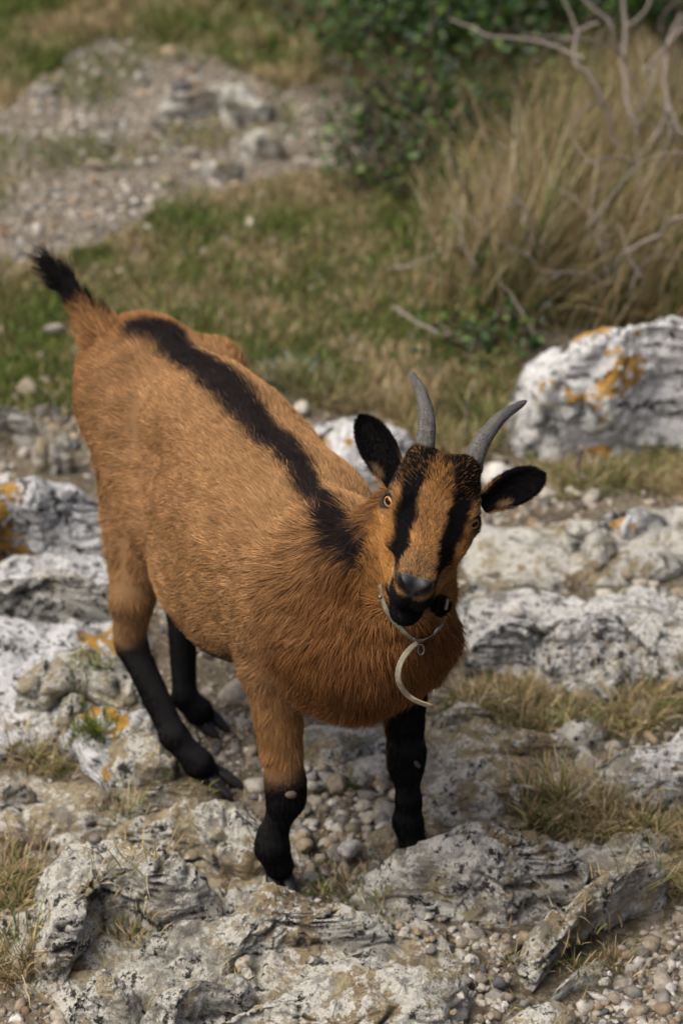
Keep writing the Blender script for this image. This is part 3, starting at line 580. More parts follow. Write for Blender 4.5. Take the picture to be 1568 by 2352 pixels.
tus = [(1080, 700, 'tall dry grass tussock nearest the horns'), (1200, 690, 'tall dry grass tussock left of the white boulder'), (1330, 715, 'tall dry grass tussock behind the boulder top'), (1460, 715, 'tall dry grass tussock behind the boulder, right half'), (1590, 715, 'tall dry grass tussock at the right edge behind the boulder'),
       (1120, 590, 'pale grass tussock at the left end of the second row'), (1240, 590, 'pale grass tussock in the second row, second from left'), (1370, 590, 'pale grass tussock in the second row, third from left'), (1500, 590, 'pale grass tussock in the second row near the edge'),
       (1230, 480, 'blurred grass tussock below the bare shrub, left'), (1360, 470, 'blurred grass tussock below the bare shrub, middle'), (1490, 470, 'blurred grass tussock below the bare shrub, right'), (1600, 560, 'blurred grass tussock at the far right edge'),
       (1390, 370, 'highest grass tussock under the shrub branches'), (1540, 360, 'highest grass tussock at the right edge')]
for k, (u, v, lab) in enumerate(tus):
    tuft('dry_grass_tussock', u, v, int(330 + 150 * math.sin(k * 1.9)), .36 + .09 * math.sin(k * 2.3), .10, .22 + .15 * math.sin(k * 3.1), lab, .42, .35, .0046, 'grass tussock', 'tall dry grass on the slope', (.1, .8))
# lower, greener skirts of the tall grass
lay_turf('turf', 9000, [(1000, 560), (1160, 430), (1320, 330), (1700, 330), (1700, 740), (1220, 745), (1080, 780)], 'tangled dry grass at the foot of the tussocks', .05, .16, .25, .4, .9, .004)

# ------------------------------------------------------------ leafy bushes
m = NT('leaf'); tn = m.attr('tone')
b_ = m.n('ShaderNodeBsdfPrincipled'); m.l(tn, b_.inputs['Base Color']); b_.inputs['Roughness'].default_value = .45; b_.inputs['Specular IOR Level'].default_value = .35
tr = m.n('ShaderNodeBsdfTranslucent'); m.l(tn, tr.inputs['Color']); mx = m.n('ShaderNodeMixShader'); mx.inputs[0].default_value = .22
m.l(b_.outputs[0], mx.inputs[1]); m.l(tr.outputs[0], mx.inputs[2]); m.l(mx.outputs[0], m.out.inputs['Surface']); M_LEAF = m.m
m = NT('twig_bark'); wn_ = m.noise(60, 4, .6); M_TWIG = m.bsdf(m.mix(wn_, (.16, .135, .115), (.31, .27, .235)), .85, .2, m.bump(wn_, .5, .003))
m = NT('dark_bark'); wn_ = m.noise(60, 4, .6); M_BARK = m.bsdf(m.mix(wn_, (.05, .04, .03), (.13, .10, .075)), .9, .2)
def leaves(P, D, size, tones, rng):
    N = len(P); D = nrm(D); up = nrm(rng.normal(size=(N, 3)) * .5 + V3(0, -.25, 1.)); S = nrm(np.cross(D, up)); U_ = np.cross(S, D); L = size[:, None]
    v = [P, P + D * L * .35 + S * L * .24 + U_ * L * .05, P + D * L * .75 + S * L * .20 + U_ * L * .03, P + D * L - U_ * L * .08, P + D * L * .75 - S * L * .20 + U_ * L * .03, P + D * L * .35 - S * L * .24 + U_ * L * .05, P + D * L * .5 - U_ * L * .03]
    V = np.stack(v, 1).reshape(-1, 3); f = np.array([[0, 1, 6], [1, 2, 6], [2, 3, 6], [3, 4, 6], [4, 5, 6], [5, 0, 6]])
    return V, (f[None] + (np.arange(N) * 7)[:, None, None]).reshape(-1, 3), np.repeat(tones, 7, 0)
LEAFT = np.array([(.014, .040, .006), (.024, .064, .009), (.042, .095, .014), (.010, .026, .006), (.085, .125, .022)])
def bush(u, v, rx, ry, hgt, nl, label, seed, size=.034, nb=26):
    r2 = np.random.RandomState(seed); p = Pz(u, v, 0.); z0 = float(ground_z(p[:1], p[1:2])[0]); root = empty('bush', (p[0], p[1], z0)); tag(root, label, 'bush', 'green bushes behind the goat')
    tips = []; Vs, Fs = [], []; off = 0
    for k in range(nb):
        a = r2.uniform(0, 6.3); rr = math.sqrt(r2.rand()); tip = V3(p[0] + math.cos(a) * rx * rr, p[1] + math.sin(a) * ry * rr, z0 + hgt * r2.uniform(.35, 1.) * (1.05 - .55 * rr ** 2))
        b0 = V3(p[0], p[1], z0) + r2.normal(0, .06, 3) * V3(1, 1, 0); mid = (b0 + tip) / 2 + r2.normal(0, .07, 3) + V3(0, 0, .05); path = smooth_path([b0, mid, tip], 9)
        V, Fq = tube(path, np.linspace(.007, .0015, 9), 5); Vs.append(V); Fs.append(fix_quads(Fq) + off); off += len(V); tips.append(path)
    adopt(mesh_np('branches', np.vstack(Vs), np.vstack(Fs), M_BARK), root)
    T = np.array(tips); i = r2.randint(0, nb, nl); j = np.clip(r2.beta(2.2, 1.1, nl) * 8, 0, 7.99); jj = j.astype(int)
    P = T[i, jj] + (T[i, np.minimum(jj + 1, 8)] - T[i, jj]) * (j - jj)[:, None] + r2.normal(0, .045, (nl, 3)); P[:, 2] = np.maximum(P[:, 2], z0 + .015)
    D = r2.normal(size=(nl, 3)) + V3(0, -.2, .15); t = LEAFT[r2.randint(0, 5, nl)] * r2.uniform(.6, 1.5, (nl, 1)) * (1 + .35 * fbm(P * 6, 2))[:, None]
    V, F3, t = leaves(P, D, r2.uniform(.6, 1.3, nl) * size, np.clip(t, .004, .3), r2)
    adopt(mesh_np('foliage', V, F3, M_LEAF, smooth=False, attrs={'tone': ('FLOAT_COLOR', np.c_[t, np.ones(len(t))])}), root)
bush(850, 20, .30, .40, .30, 900, 'green bush at the top, left of the others', 61)
bush(930, 140, .42, .50, .40, 1500, 'broad green bush at the top centre', 62)
bush(1110, 120, .42, .50, .46, 1575, 'dark green bush left of the bare shrub', 63)
bush(1290, 60, .40, .45, .50, 1900, 'dark green bush behind the bare shrub', 64)
bush(1480, 40, .40, .45, .46, 1700, 'green bush at the top right corner', 65)
bush(900, 320, .26, .26, .12, 170, 'low leafy bush at the right end of the path', 66, .030, 20)
bush(1000, 300, .34, .36, .20, 600, 'low leafy bush in front of the dark bush', 67, .030, 20)
bush(900, 430, .16, .14, .10, 420, 'small leafy sprig patch beside the turf edge', 68, .028, 12)
bush(700, 40, .18, .2, .09, 160, 'low green patch of leaves left of the bushes', 69, .03, 12)
bush(1120, 810, .12, .10, .12, 260, 'small dark leafed plant above the horns', 70, .026, 9)
bush(1150, 660, .10, .08, .14, 130, 'small green sprig in the dry grass', 71, .028, 8)
lay_turf('turf', 9000, [(640, 0), (860, 240), (900, 420), (1010, 560), (1160, 430), (1320, 330), (1500, 250), (1500, 0)], 'dry stems under the bushes', .05, .15, .3, .4, .6, .004)
# ------------------------------------------------------------ bare shrub and dead twigs
def twig(pts, r0, r1, parent=None, name='branch', n=None):
    path = smooth_path([Pd(u, v, d) for u, v, d in pts], n or 6 * len(pts)); path = path + np.stack([fbm(path * 9 + k * 5, 2) for k in range(3)], 1) * .012
    V, Fq = tube(path, np.linspace(r0, r1, len(path)) * .75, 7); o = mesh_np(name, V, fix_quads(Fq), M_TWIG)
    return adopt(o, parent) if parent is not None else o
def at_h(u, v, z): return float((Pz(u, v, z) - CC) @ CF)
bs = empty('bare_shrub', tuple(Pz(1462, 560, 0.))); tag(bs, 'leafless grey shrub with forked branches at the top right', 'shrub')
d0 = at_h(1462, 560, 0.)
for pts, a, b in [([(1465, 570, d0), (1468, 450, d0 - .02), (1460, 340, d0), (1455, 280, d0)], .012, .009),
    ([(1462, 380, d0), (1420, 330, d0), (1385, 230, d0 - .03), (1345, 165, d0 - .05), (1315, 140, d0 - .05), (1325, 75, d0), (1370, 50, d0)], .010, .006),
    ([(1455, 290, d0), (1425, 150, d0 + .05), (1440, 60, d0 + .1), (1430, -40, d0 + .1)], .009, .006), ([(1465, 370, d0), (1510, 310, d0), (1530, 240, d0), (1525, 120, d0 + .05), (1568, 30, d0 + .1)], .009, .005),
    ([(1430, 150, d0 + .05), (1400, 60, d0), (1340, 0, d0), (1320, -40, d0)], .007, .004), ([(1530, 240, d0), (1568, 300, d0 - .05), (1620, 330, d0 - .1)], .006, .004), ([(1440, 60, d0 + .1), (1470, 40, d0 + .1), (1500, -30, d0 + .15)], .006, .004),
    ([(1325, 75, d0), (1310, 40, d0), (1290, -20, d0)], .005, .003), ([(1385, 230, d0 - .03), (1330, 260, d0 - .1), (1290, 330, d0 - .15)], .005, .003), ([(1470, 170, d0), (1540, 90, d0 + .05), (1600, 50, d0 + .05)], .006, .003)]:
    twig(pts, a, b, bs)
r3 = np.random.RandomState(77)
def side_twigs(root, n, base, ux, vy, zlo, zhi, ln):
    for k in range(n):
        u0, v0 = base[0] + r3.uniform(-ux, ux), base[1] + r3.uniform(-vy, vy); z = r3.uniform(zlo, zhi); p0 = Pz(u0, v0, z)
        d = nrm(V3(r3.normal(.1, .7), r3.normal(0, .4), 1.)); L_ = ln * r3.uniform(.5, 1.2); pts = [p0]; 
        for q in range(4):
            d = nrm(d + r3.normal(0, .38, 3)); pts.append(pts[-1] + d * L_ / 4)
        V, Fq = tube(smooth_path(pts, 16), np.linspace(.0031, .0012, 16), 5); adopt(mesh_np('branch', V, fix_quads(Fq), M_TWIG), root)
        if r3.rand() < .7:
            e = pts[2]; d2 = nrm(d + r3.normal(0, .8, 3)); V, Fq = tube(smooth_path([e, e + d2 * L_ * .25, e + (d2 + r3.normal(0, .3, 3)) * L_ * .5], 10), np.linspace(.0024, .001, 10), 5); adopt(mesh_np('branch', V, fix_quads(Fq), M_TWIG), root)
side_twigs(bs, 18, (1440, 330), 140, 220, .12, .55, .32)
bs2 = empty('bare_shrub', tuple(Pz(1345, 700, 0.))); tag(bs2, 'low leafless forked branch above the white boulder', 'shrub'); d1 = at_h(1345, 700, 0.)
for pts, a, b in [([(1350, 715, d1), (1330, 680, d1 - .02), (1270, 615, d1 - .06), (1215, 560, d1 - .08), (1200, 480, d1 - .05)], .008, .005), ([(1335, 690, d1), (1400, 610, d1 - .08), (1385, 555, d1 - .08), (1360, 480, d1 - .06), (1375, 430, d1 - .04)], .007, .004), ([(1400, 612, d1 - .08), (1360, 640, d1 - .06)], .004, .003)]:
    twig(pts, a, b, bs2)
side_twigs(bs2, 15, (1270, 560), 220, 160, .03, .28, .26)
for lab, pts, a, b in [('crooked grey branch near the right edge above the boulder', [(1440, 578, .22), (1470, 562, .24), (1520, 527, .30), (1568, 495, .36), (1640, 480, .36)], .008, .005),
    ('pale dead branch lying in the grass behind the horns', [(905, 612, .05), (950, 600, .07), (1005, 578, .10), (1060, 560, .06), (1120, 556, .04)], .007, .003), ('curved dead twig below the pale dead branch', [(985, 585, .08), (993, 640, .03), (1040, 660, .02), (1110, 665, .04)], .005, .003),
    ('upright dead twig left of the tall grass', [(1098, 600, .0), (1092, 540, .10), (1082, 460, .24), (1050, 395, .33), (1030, 340, .40)], .008, .004), ('thin upright stalk in front of the bushes', [(1120, 330, .1), (1125, 200, .35), (1130, 90, .6), (1145, -10, .8)], .004, .002),
    ('dead branch lying above the goat neck', [(905, 705, .05), (960, 740, .05), (1010, 755, .06), (1060, 770, .04)], .006, .003), ('pale upright stick behind the horns', [(1062, 1030, .0), (1072, 945, .10), (1080, 888, .17)], .0042, .003),
    ('grey stick in front of the white boulder', [(1322, 1030, .12), (1326, 1085, .03), (1350, 1112, .01)], .006, .004), ('twig lying in the thatch right of the chest', [(1060, 1612, .02), (1150, 1600, .03), (1200, 1615, .02)], .003, .0015), ('dead branch reaching left from the bushes', [(1340, 130, .5), (1250, 100, .5), (1130, 85, .5), (1040, 40, .5)], .007, .003),
    ('thin twig crossing the dry grass above the dead branch', [(1140, 640, .05), (1100, 560, .10), (1075, 500, .12)], .004, .002), ('leaning grey stem left of the boulder', [(1230, 770, .05), (1200, 710, .10), (1150, 650, .14)], .005, .002), ('bent stem rising from the dry grass', [(1290, 660, .05), (1240, 560, .2), (1225, 500, .3), (1180, 440, .36)], .005, .002)]:
    tag(twig([(u, v, at_h(u, v, z)) for u, v, z in pts], a, b, None, 'dead_twig'), lab, 'twig')
# ============================================================ the goat
HH = nrm(V3(.459, -.888, 0)); NN = V3(.888, .459, 0)            # where the goat heads; its left
H_ROLL, H_TILT = math.radians(14.7), math.radians(40)
_V = math.sin(H_ROLL) * CR + math.cos(H_ROLL) * CU
HL = math.cos(H_ROLL) * CR - math.sin(H_ROLL) * CU
HF = -math.sin(H_TILT) * _V - math.cos(H_TILT) * CF; HU = math.cos(H_TILT) * _V - math.sin(H_TILT) * CF
HO = Pd(987, 1187, 3.74)
AXH = np.array([HF, HL, HU])
def hd(x, y, z): return HO + HF * x + HL * y + HU * z
def axes(t):
    t = nrm(t); l = nrm(np.cross(ZZ, t)); return np.array([t, l, np.cross(t, l)])
PR = []
def cone(a, b, ra, rb, k=.03, op='u'): PR.append(('c', np.array(a, float), np.array(b, float), ra, rb, k, op))
def ell(c, r, ax=None, k=.03, op='u'): PR.append(('e', np.array(c, float), np.array(r, float), np.eye(3) if ax is None else np.array(ax, float), k, op))
def chain(pts, rs, k=.02):
    for i in range(len(pts) - 1): cone(pts[i], pts[i + 1], rs[i], rs[i + 1], k)
SP = dict(tail=V3(-.435, 3.985, .73), hip=V3(-.309, 3.879, .785), loin=V3(-.217, 3.726, .77), mid=V3(-.136, 3.576, .755), wit=V3(-.06, 3.397, .755))
def barrel(top, w, d, l, t, k=.06, off=0): ell(top - ZZ * d + NN * off, (l, w, d), axes(t), k)
barrel(SP['hip'] + V3(-.05, .04, -.005), .115, .12, .14, [.7, -.7, 0])
barrel(SP['loin'] + V3(-.02, .04, .002), .128, .172, .17, HH, .05)
barrel(SP['loin'] * .5 + SP['mid'] * .5, .165, .20, .20, HH, off=.0)
barrel(SP['mid'] * .5 + SP['wit'] * .5, .170, .195, .20, HH, off=.0)
barrel(SP['wit'] + HH * .07 - ZZ * .02, .145, .16, .15, HH)
ell(V3(.035, 3.235, .565), (.13, .13, .12), axes(HH), .05)
ell(V3(.0, 3.235, .478), (.09, .085, .046), axes(HH), .04)
ell(V3(.132, 3.25, .565), (.065, .052, .070), axes(HH), .04)
cone(Pd(972, 1490, 3.655), Pd(975, 1650, 3.765), .022, .030, .05, 's')
ell(V3(-.17, 3.56, .465), (.19, .14, .115), axes(HH), .06)
ell(V3(-.215, 3.56, .452), (.15, .09, .10), axes(HH), .06)
TAILP = [Pd(228, 765, 4.44), Pd(190, 705, 4.49), Pd(152, 652, 4.52), Pd(105, 603, 4.54)]
chain(TAILP, [.023, .014, .010, .005], .02)
chain([V3(.0, 3.31, .64), V3(.05, 3.265, .67), V3(.105, 3.275, .745), hd(-.075, 0, -.02)], [.12, .088, .062, .048], .025)
chain([V3(.06, 3.23, .58), V3(.10, 3.228, .655), hd(-.06, 0, -.07)], [.105, .072, .038], .025)
HJ_R = V3(-.40, 3.87, .655); ST_R = V3(-.325, 3.68, .50); HK_R = V3(-.39, 3.675, .235)
HJ_L = HJ_R + NN * .17; ST_L = V3(-.19, 3.74, .49); HK_L = V3(-.305, 3.81, .20)
for hj, st, hk, hr_ in ((HJ_R, ST_R, HK_R, .088), (HJ_L - ZZ * .012, ST_L, HK_L, .078)):
    cone(hj, st, hr_, .06, .03); cone(hj + ZZ * -.06 + HH * .02, hk + ZZ * .10 - NN * .004, .066, .026, .025)
    cone(st, hk + ZZ * .03, .042, .025, .02)
    cone(hk + ZZ * .10 - NN * .004, hk + ZZ * .02, .027, .025, .02)
LEG_HR = [HK_R, Pd(400, 1690, 4.47), Pd(455, 1752, 4.48), Pd(480, 1772, 4.50)]
LEG_HL = [HK_L, Pd(425, 1600, 4.62), Pd(455, 1632, 4.63), Pd(468, 1645, 4.65)]
LEG_FR = [V3(-.105, 3.37, .58), V3(-.118, 3.35, .42), V3(-.096, 3.275, .225), V3(-.095, 3.27, .195), Pd(627, 1915, 4.205), Pd(625, 1945, 4.215), Pd(640, 1985, 4.24)]
LEG_FL = [V3(.105, 3.32, .58), V3(.10, 3.37, .42), V3(.113, 3.365, .225), V3(.113, 3.365, .195), Pd(938, 1840, 4.28), Pd(936, 1885, 4.30), Pd(946, 1930, 4.31)]
chain([HK_R + V3(-.015, .01, .025)] + LEG_HR, [.015, .027, .023, .025, .021], .015)
chain(LEG_HL, [.027, .022, .024, .021], .015)
chain(LEG_FR, [.08, .050, .031, .029, .021, .026, .026], .02)
chain(LEG_FL, [.07, .046, .030, .028, .019, .023, .024], .02)
ell(V3(-.385, 3.640, .665), (.055, .05, .06), None, .07, 's')
# head
ell(hd(-.045, 0, -.005), (.080, .058, .062), AXH, .03)
ell(hd(-.050, 0, .026), (.045, .056, .038), AXH, .03)
cone(hd(0, 0, -.004), hd(.108, 0, -.033), .048, .029, .02)
ell(hd(.106, 0, -.043), (.034, .030, .039), AXH, .02)
for s in (-1, 1):
    cone(hd(-.045, s * .024, -.070), hd(.070, s * .012, -.092), .041, .025, .025)
    ell(hd(.111, s * .015, -.063), (.028, .017, .021), AXH, .012)      # upper lips
ell(hd(.096, 0, -.108), (.032, .025, .024), AXH, .009)
for s in (-1, 1):
    ell(hd(-.004, s * .048, .008), (.030, .021, .022), AXH, .015)
    ell(hd(-.016, s * .046, .026), (.032, .020, .013), AXH, .012)      # brow
    ell(hd(-.040, s * .050, -.006), (.034, .016, .030), AXH, .018)     # temple behind the eye
    ell(hd(.016, s * .046, -.020), (.042, .018, .020), AXH, .032)      # cheek bone
    cone(hd(-.066, s * .032, .040), hd(-.074, s * .036, .050), .022, .018, .02)
    ell(hd(.133, s * .0155, -.022), (.015, .0125, .0125), AXH, .008)       # nostril wings
EYE_C = [hd(-.001, s * .0600, .008) for s in (-1, 1)]
EYE_G = [nrm(HF * .60 + HL * s * .62 + HU * .48) for s in (-1, 1)]
EYE_H = []
for s, g in zip((-1, 1), EYE_G):
    q = nrm(HF * .8 - HL * s * .35); EYE_H.append(nrm(q - g * (q @ g)))
for c, g, q in zip(EYE_C, EYE_G, EYE_H):
    ell(c, (.0190, .0190, .0190), AXH, .006)                             # lids
    ell(c + g * .018, (.0135, .0132, .0100), (g, q, np.cross(g, q)), .002, 's')
for s in (-1, 1):
    cone(hd(.149, s * .0070, -.036), hd(.149, s * .0175, -.025), .0040, .0055, .003, 's')   # nostrils
    cone(hd(.149, s * .0175, -.025), hd(.139, s * .0285, -.014), .0055, .0030, .003, 's')
    cone(hd(.133, 0, -.080), hd(.100, s * .034, -.076), .0055, .0045, .004, 's')           # mouth line
cone(hd(.138, 0, -.074), hd(.142, 0, -.046), .0026, .0026, .004, 's')                      # split lip
ell(hd(.055, .052, -.125), (.011, .011, .014), AXH, .010)              # wattle on the left of the throat
def sdf_grid(h, lo=V3(-.60, 2.86, .0), hi=V3(.30, 4.2, 1.0)):
    n = np.ceil((hi - lo) / h).astype(int) + 1
    D = np.full(n, 9., np.float32)
    for p in PR:
        if p[0] == 'c': a = np.minimum(p[1] - p[3], p[2] - p[4]); b = np.maximum(p[1] + p[3], p[2] + p[4]); k = p[5]
        else: m = np.abs(p[3].T) @ p[2]; a = p[1] - m; b = p[1] + m; k = p[4]
        a = a - k - .02; b = b + k + .02
        i0 = np.clip(((a - lo) / h).astype(int), 0, n - 1); i1 = np.clip(((b - lo) / h).astype(int) + 2, 1, n)
        sl = tuple(slice(i0[j], i1[j]) for j in range(3))
        g = [(lo[j] + h * np.arange(i0[j], i1[j])).astype(np.float32) for j in range(3)]
        X = np.stack(np.meshgrid(*g, indexing='ij'), -1)
        if p[0] == 'c':
            ba = (p[2] - p[1]).astype(np.float32); pa = X - p[1].astype(np.float32)
            t = np.clip((pa @ ba) / np.float32(ba @ ba), 0, 1)
            d = np.linalg.norm(pa - t[..., None] * ba, axis=-1) - (p[3] + (p[4] - p[3]) * t); op = p[6]
        else:
            q = (X - p[1].astype(np.float32)) @ p[3].T.astype(np.float32)
            k0 = np.linalg.norm(q / p[2].astype(np.float32), axis=-1); k1 = np.linalg.norm(q / (p[2] ** 2).astype(np.float32), axis=-1)
            d = k0 * (k0 - 1) / np.maximum(k1, 1e-6); op = p[5]
        o = D[sl]
        if op == 'u':
            w = np.maximum(k - np.abs(o - d), 0) / k; D[sl] = np.minimum(o, d) - w * w * k * .25
        else:
            w = np.maximum(k - np.abs(o + d), 0) / k; D[sl] = np.maximum(o, -d) + w * w * k * .25
    return D, lo
def surface_nets(D, lo, h):
    s = D < 0; n = np.array(D.shape); c = np.zeros(n - 1, np.int8)
    cor = [(i, j, k) for i in (0, 1) for j in (0, 1) for k in (0, 1)]
    for i, j, k in cor: c += s[i:n[0] - 1 + i, j:n[1] - 1 + j, k:n[2] - 1 + k]
    act = (c > 0) & (c < 8); idx = -np.ones(n - 1, np.int64); ii = np.argwhere(act); idx[act] = np.arange(len(ii))
    acc = np.zeros((len(ii), 3)); cnt = np.zeros(len(ii))
    for a in cor:
        for ax in range(3):
            if a[ax]: continue
            b = list(a); b[ax] = 1
            da = D[ii[:, 0] + a[0], ii[:, 1] + a[1], ii[:, 2] + a[2]].astype(float); db = D[ii[:, 0] + b[0], ii[:, 1] + b[1], ii[:, 2] + b[2]].astype(float)
            m = (da < 0) != (db < 0); t = np.where(m, da / np.where(m, da - db, 1), 0)
            p = np.tile(np.array(a, float), (len(ii), 1)); p[:, ax] += t
            acc[m] += p[m]; cnt[m] += 1
    V = lo + h * (ii + acc / cnt[:, None]); Q = []
    for ax in range(3):
        o1, o2 = (ax + 1) % 3, (ax + 2) % 3
        s0 = [slice(None)] * 3; s1 = [slice(None)] * 3; s0[ax] = slice(0, -1); s1[ax] = slice(1, None)
        e = np.argwhere(s[tuple(s0)] != s[tuple(s1)])
        e = e[(e[:, o1] > 0) & (e[:, o2] > 0) & (e[:, o1] < n[o1] - 1) & (e[:, o2] < n[o2] - 1)]
        d1 = np.zeros(3, int); d1[o1] = 1; d2 = np.zeros(3, int); d2[o2] = 1
        g = lambda q: idx[q[:, 0], q[:, 1], q[:, 2]]
        q = np.stack([g(e - d1 - d2), g(e - d2), g(e), g(e - d1)], 1)
        ins = s[e[:, 0], e[:, 1], e[:, 2]]
        q[~ins] = q[~ins][:, ::-1]; Q.append(q)
    return V, np.concatenate(Q)
GH = .004
GD, GLO = sdf_grid(GH)
def sdf_at(p):
    q = (np.atleast_2d(p) - GLO) / GH; i = np.clip(np.floor(q).astype(int), 0, np.array(GD.shape) - 2); t = np.clip(q - i, 0, 1); r = 0
    for a in (0, 1):
        for b in (0, 1):
            for c in (0, 1):
                r = r + GD[i[:, 0] + a, i[:, 1] + b, i[:, 2] + c] * (t[:, 0] if a else 1 - t[:, 0]) * (t[:, 1] if b else 1 - t[:, 1]) * (t[:, 2] if c else 1 - t[:, 2])
    return r
def skin_hit(u, v, gap, d0=3.4, d1=4.2):
    ds = np.linspace(d0, d1, 400); pts = CC + ray(u, v)[None] * ds[:, None]; sd = sdf_at(pts)
    k = np.argmax(sd < gap); return pts[k] if sd[k] < gap else None
GV, GQ = surface_nets(GD, GLO, GH)
def in_head(P, e):
    q = P - HO; x, y, z = q @ HF, q @ HL, q @ HU
    return (x > -.090 - e) & (x < .2) & (np.abs(y) < .105 + e) & (z > -.128 - e) & (z < .12)
_lo = HO - V3(.16, .20, .20); _hi = HO + V3(.16, .17, .17)                # the head again, finer
FD, FLO = sdf_grid(.0019, _lo, _hi); FV, FQ = surface_nets(FD, FLO, .0019)
FQ = FQ[in_head(FV, .003)[FQ].all(1)]; GQ = GQ[~in_head(GV, -.003)[GQ].all(1)]
GQ = np.vstack([GQ, FQ + len(GV)]); GV = np.vstack([GV, FV])
used = np.zeros(len(GV), bool); used[GQ.ravel()] = True; remap = np.cumsum(used) - 1; GV = GV[used]; GQ = remap[GQ]
def vnormals(V, Q):
    n = np.zeros_like(V); e = np.cross(V[Q[:, 2]] - V[Q[:, 0]], V[Q[:, 3]] - V[Q[:, 1]])
    for k in range(4): np.add.at(n, Q[:, k], e)
    return nrm(n)
GN = vnormals(GV, GQ)
_hq = np.linalg.norm(GV - HO, axis=1); GV = GV + GN * (sstep(.12, .22, _hq) * sstep(.25, .45, GV[:, 2]) * (.0055 * fbm(GV * V3(8, 8, 11), 3)))[:, None]
GN = vnormals(GV, GQ)
def polydist(P, pts):
    """distance to a polyline and running parameter"""
    best = np.full(len(P), 9.); par = np.zeros(len(P))
    for i in range(len(pts) - 1):
        a, b = np.asarray(pts[i]), np.asarray(pts[i + 1]); ba = b - a
        t = np.clip((P - a) @ ba / (ba @ ba), 0, 1); d = np.linalg.norm(P - a - t[:, None] * ba, axis=1)
        m = d < best; best[m] = d[m]; par[m] = i + t[m]
    return best, par
SPINE = [skin_hit(u, v, 0., 3.4, 4.7) for u, v in ((318, 752), (385, 764), (480, 842), (560, 932), (640, 1014), (700, 1090), (755, 1165), (800, 1230), (840, 1246), (866, 1238))]
SPINE_W = [.030, .044, .042, .039, .035, .031, .029, .030, .028, .026]
def head_local(P):
    q = P - HO; return q @ HF, q @ HL, q @ HU
def regions(P):
    hx, hy, hz = head_local(P)
    r = {}
    r['hx'], r['hy'], r['hz'] = hx, hy, hz
    hdist = np.sqrt((np.maximum(np.abs(hx - .03) - .07, 0)) ** 2 + hy ** 2 + (np.minimum(hz + .03, 0) * .8) ** 2)
    r['head'] = sstep(-.135, -.105, hx - .60 * np.maximum(-hz - .02, 0)) * sstep(.16, .12, np.sqrt((hx - .03) ** 2 * .45 + hy ** 2 + (hz + .03) ** 2)) 
    r['head'] = r['head'] * (1 - sstep(-.015, -.04, hz) * (1 - sstep(.078, .067, np.abs(hy) + .35 * np.maximum(-hx - .03, 0))))
    r['tail'], r['tailp'] = polydist(P, TAILP)
    r['s'] = (P - SP['wit']) @ HH
    r['lat'] = (P - SP['wit']) @ NN
    for nme, ch in (('fr', LEG_FR[1:]), ('fl', LEG_FL[1:]), ('hr', [ST_R] + LEG_HR), ('hl', [ST_L] + LEG_HL)):
        r[nme], r[nme + 'p'] = polydist(P, ch)
    return r
TAN = V3(.36, .200, .088); RUST = V3(.150, .062, .020); OCHRE = V3(.31, .150, .047); BLACK = V3(.0045, .0040, .0043); SABLE = V3(.020, .015, .015)
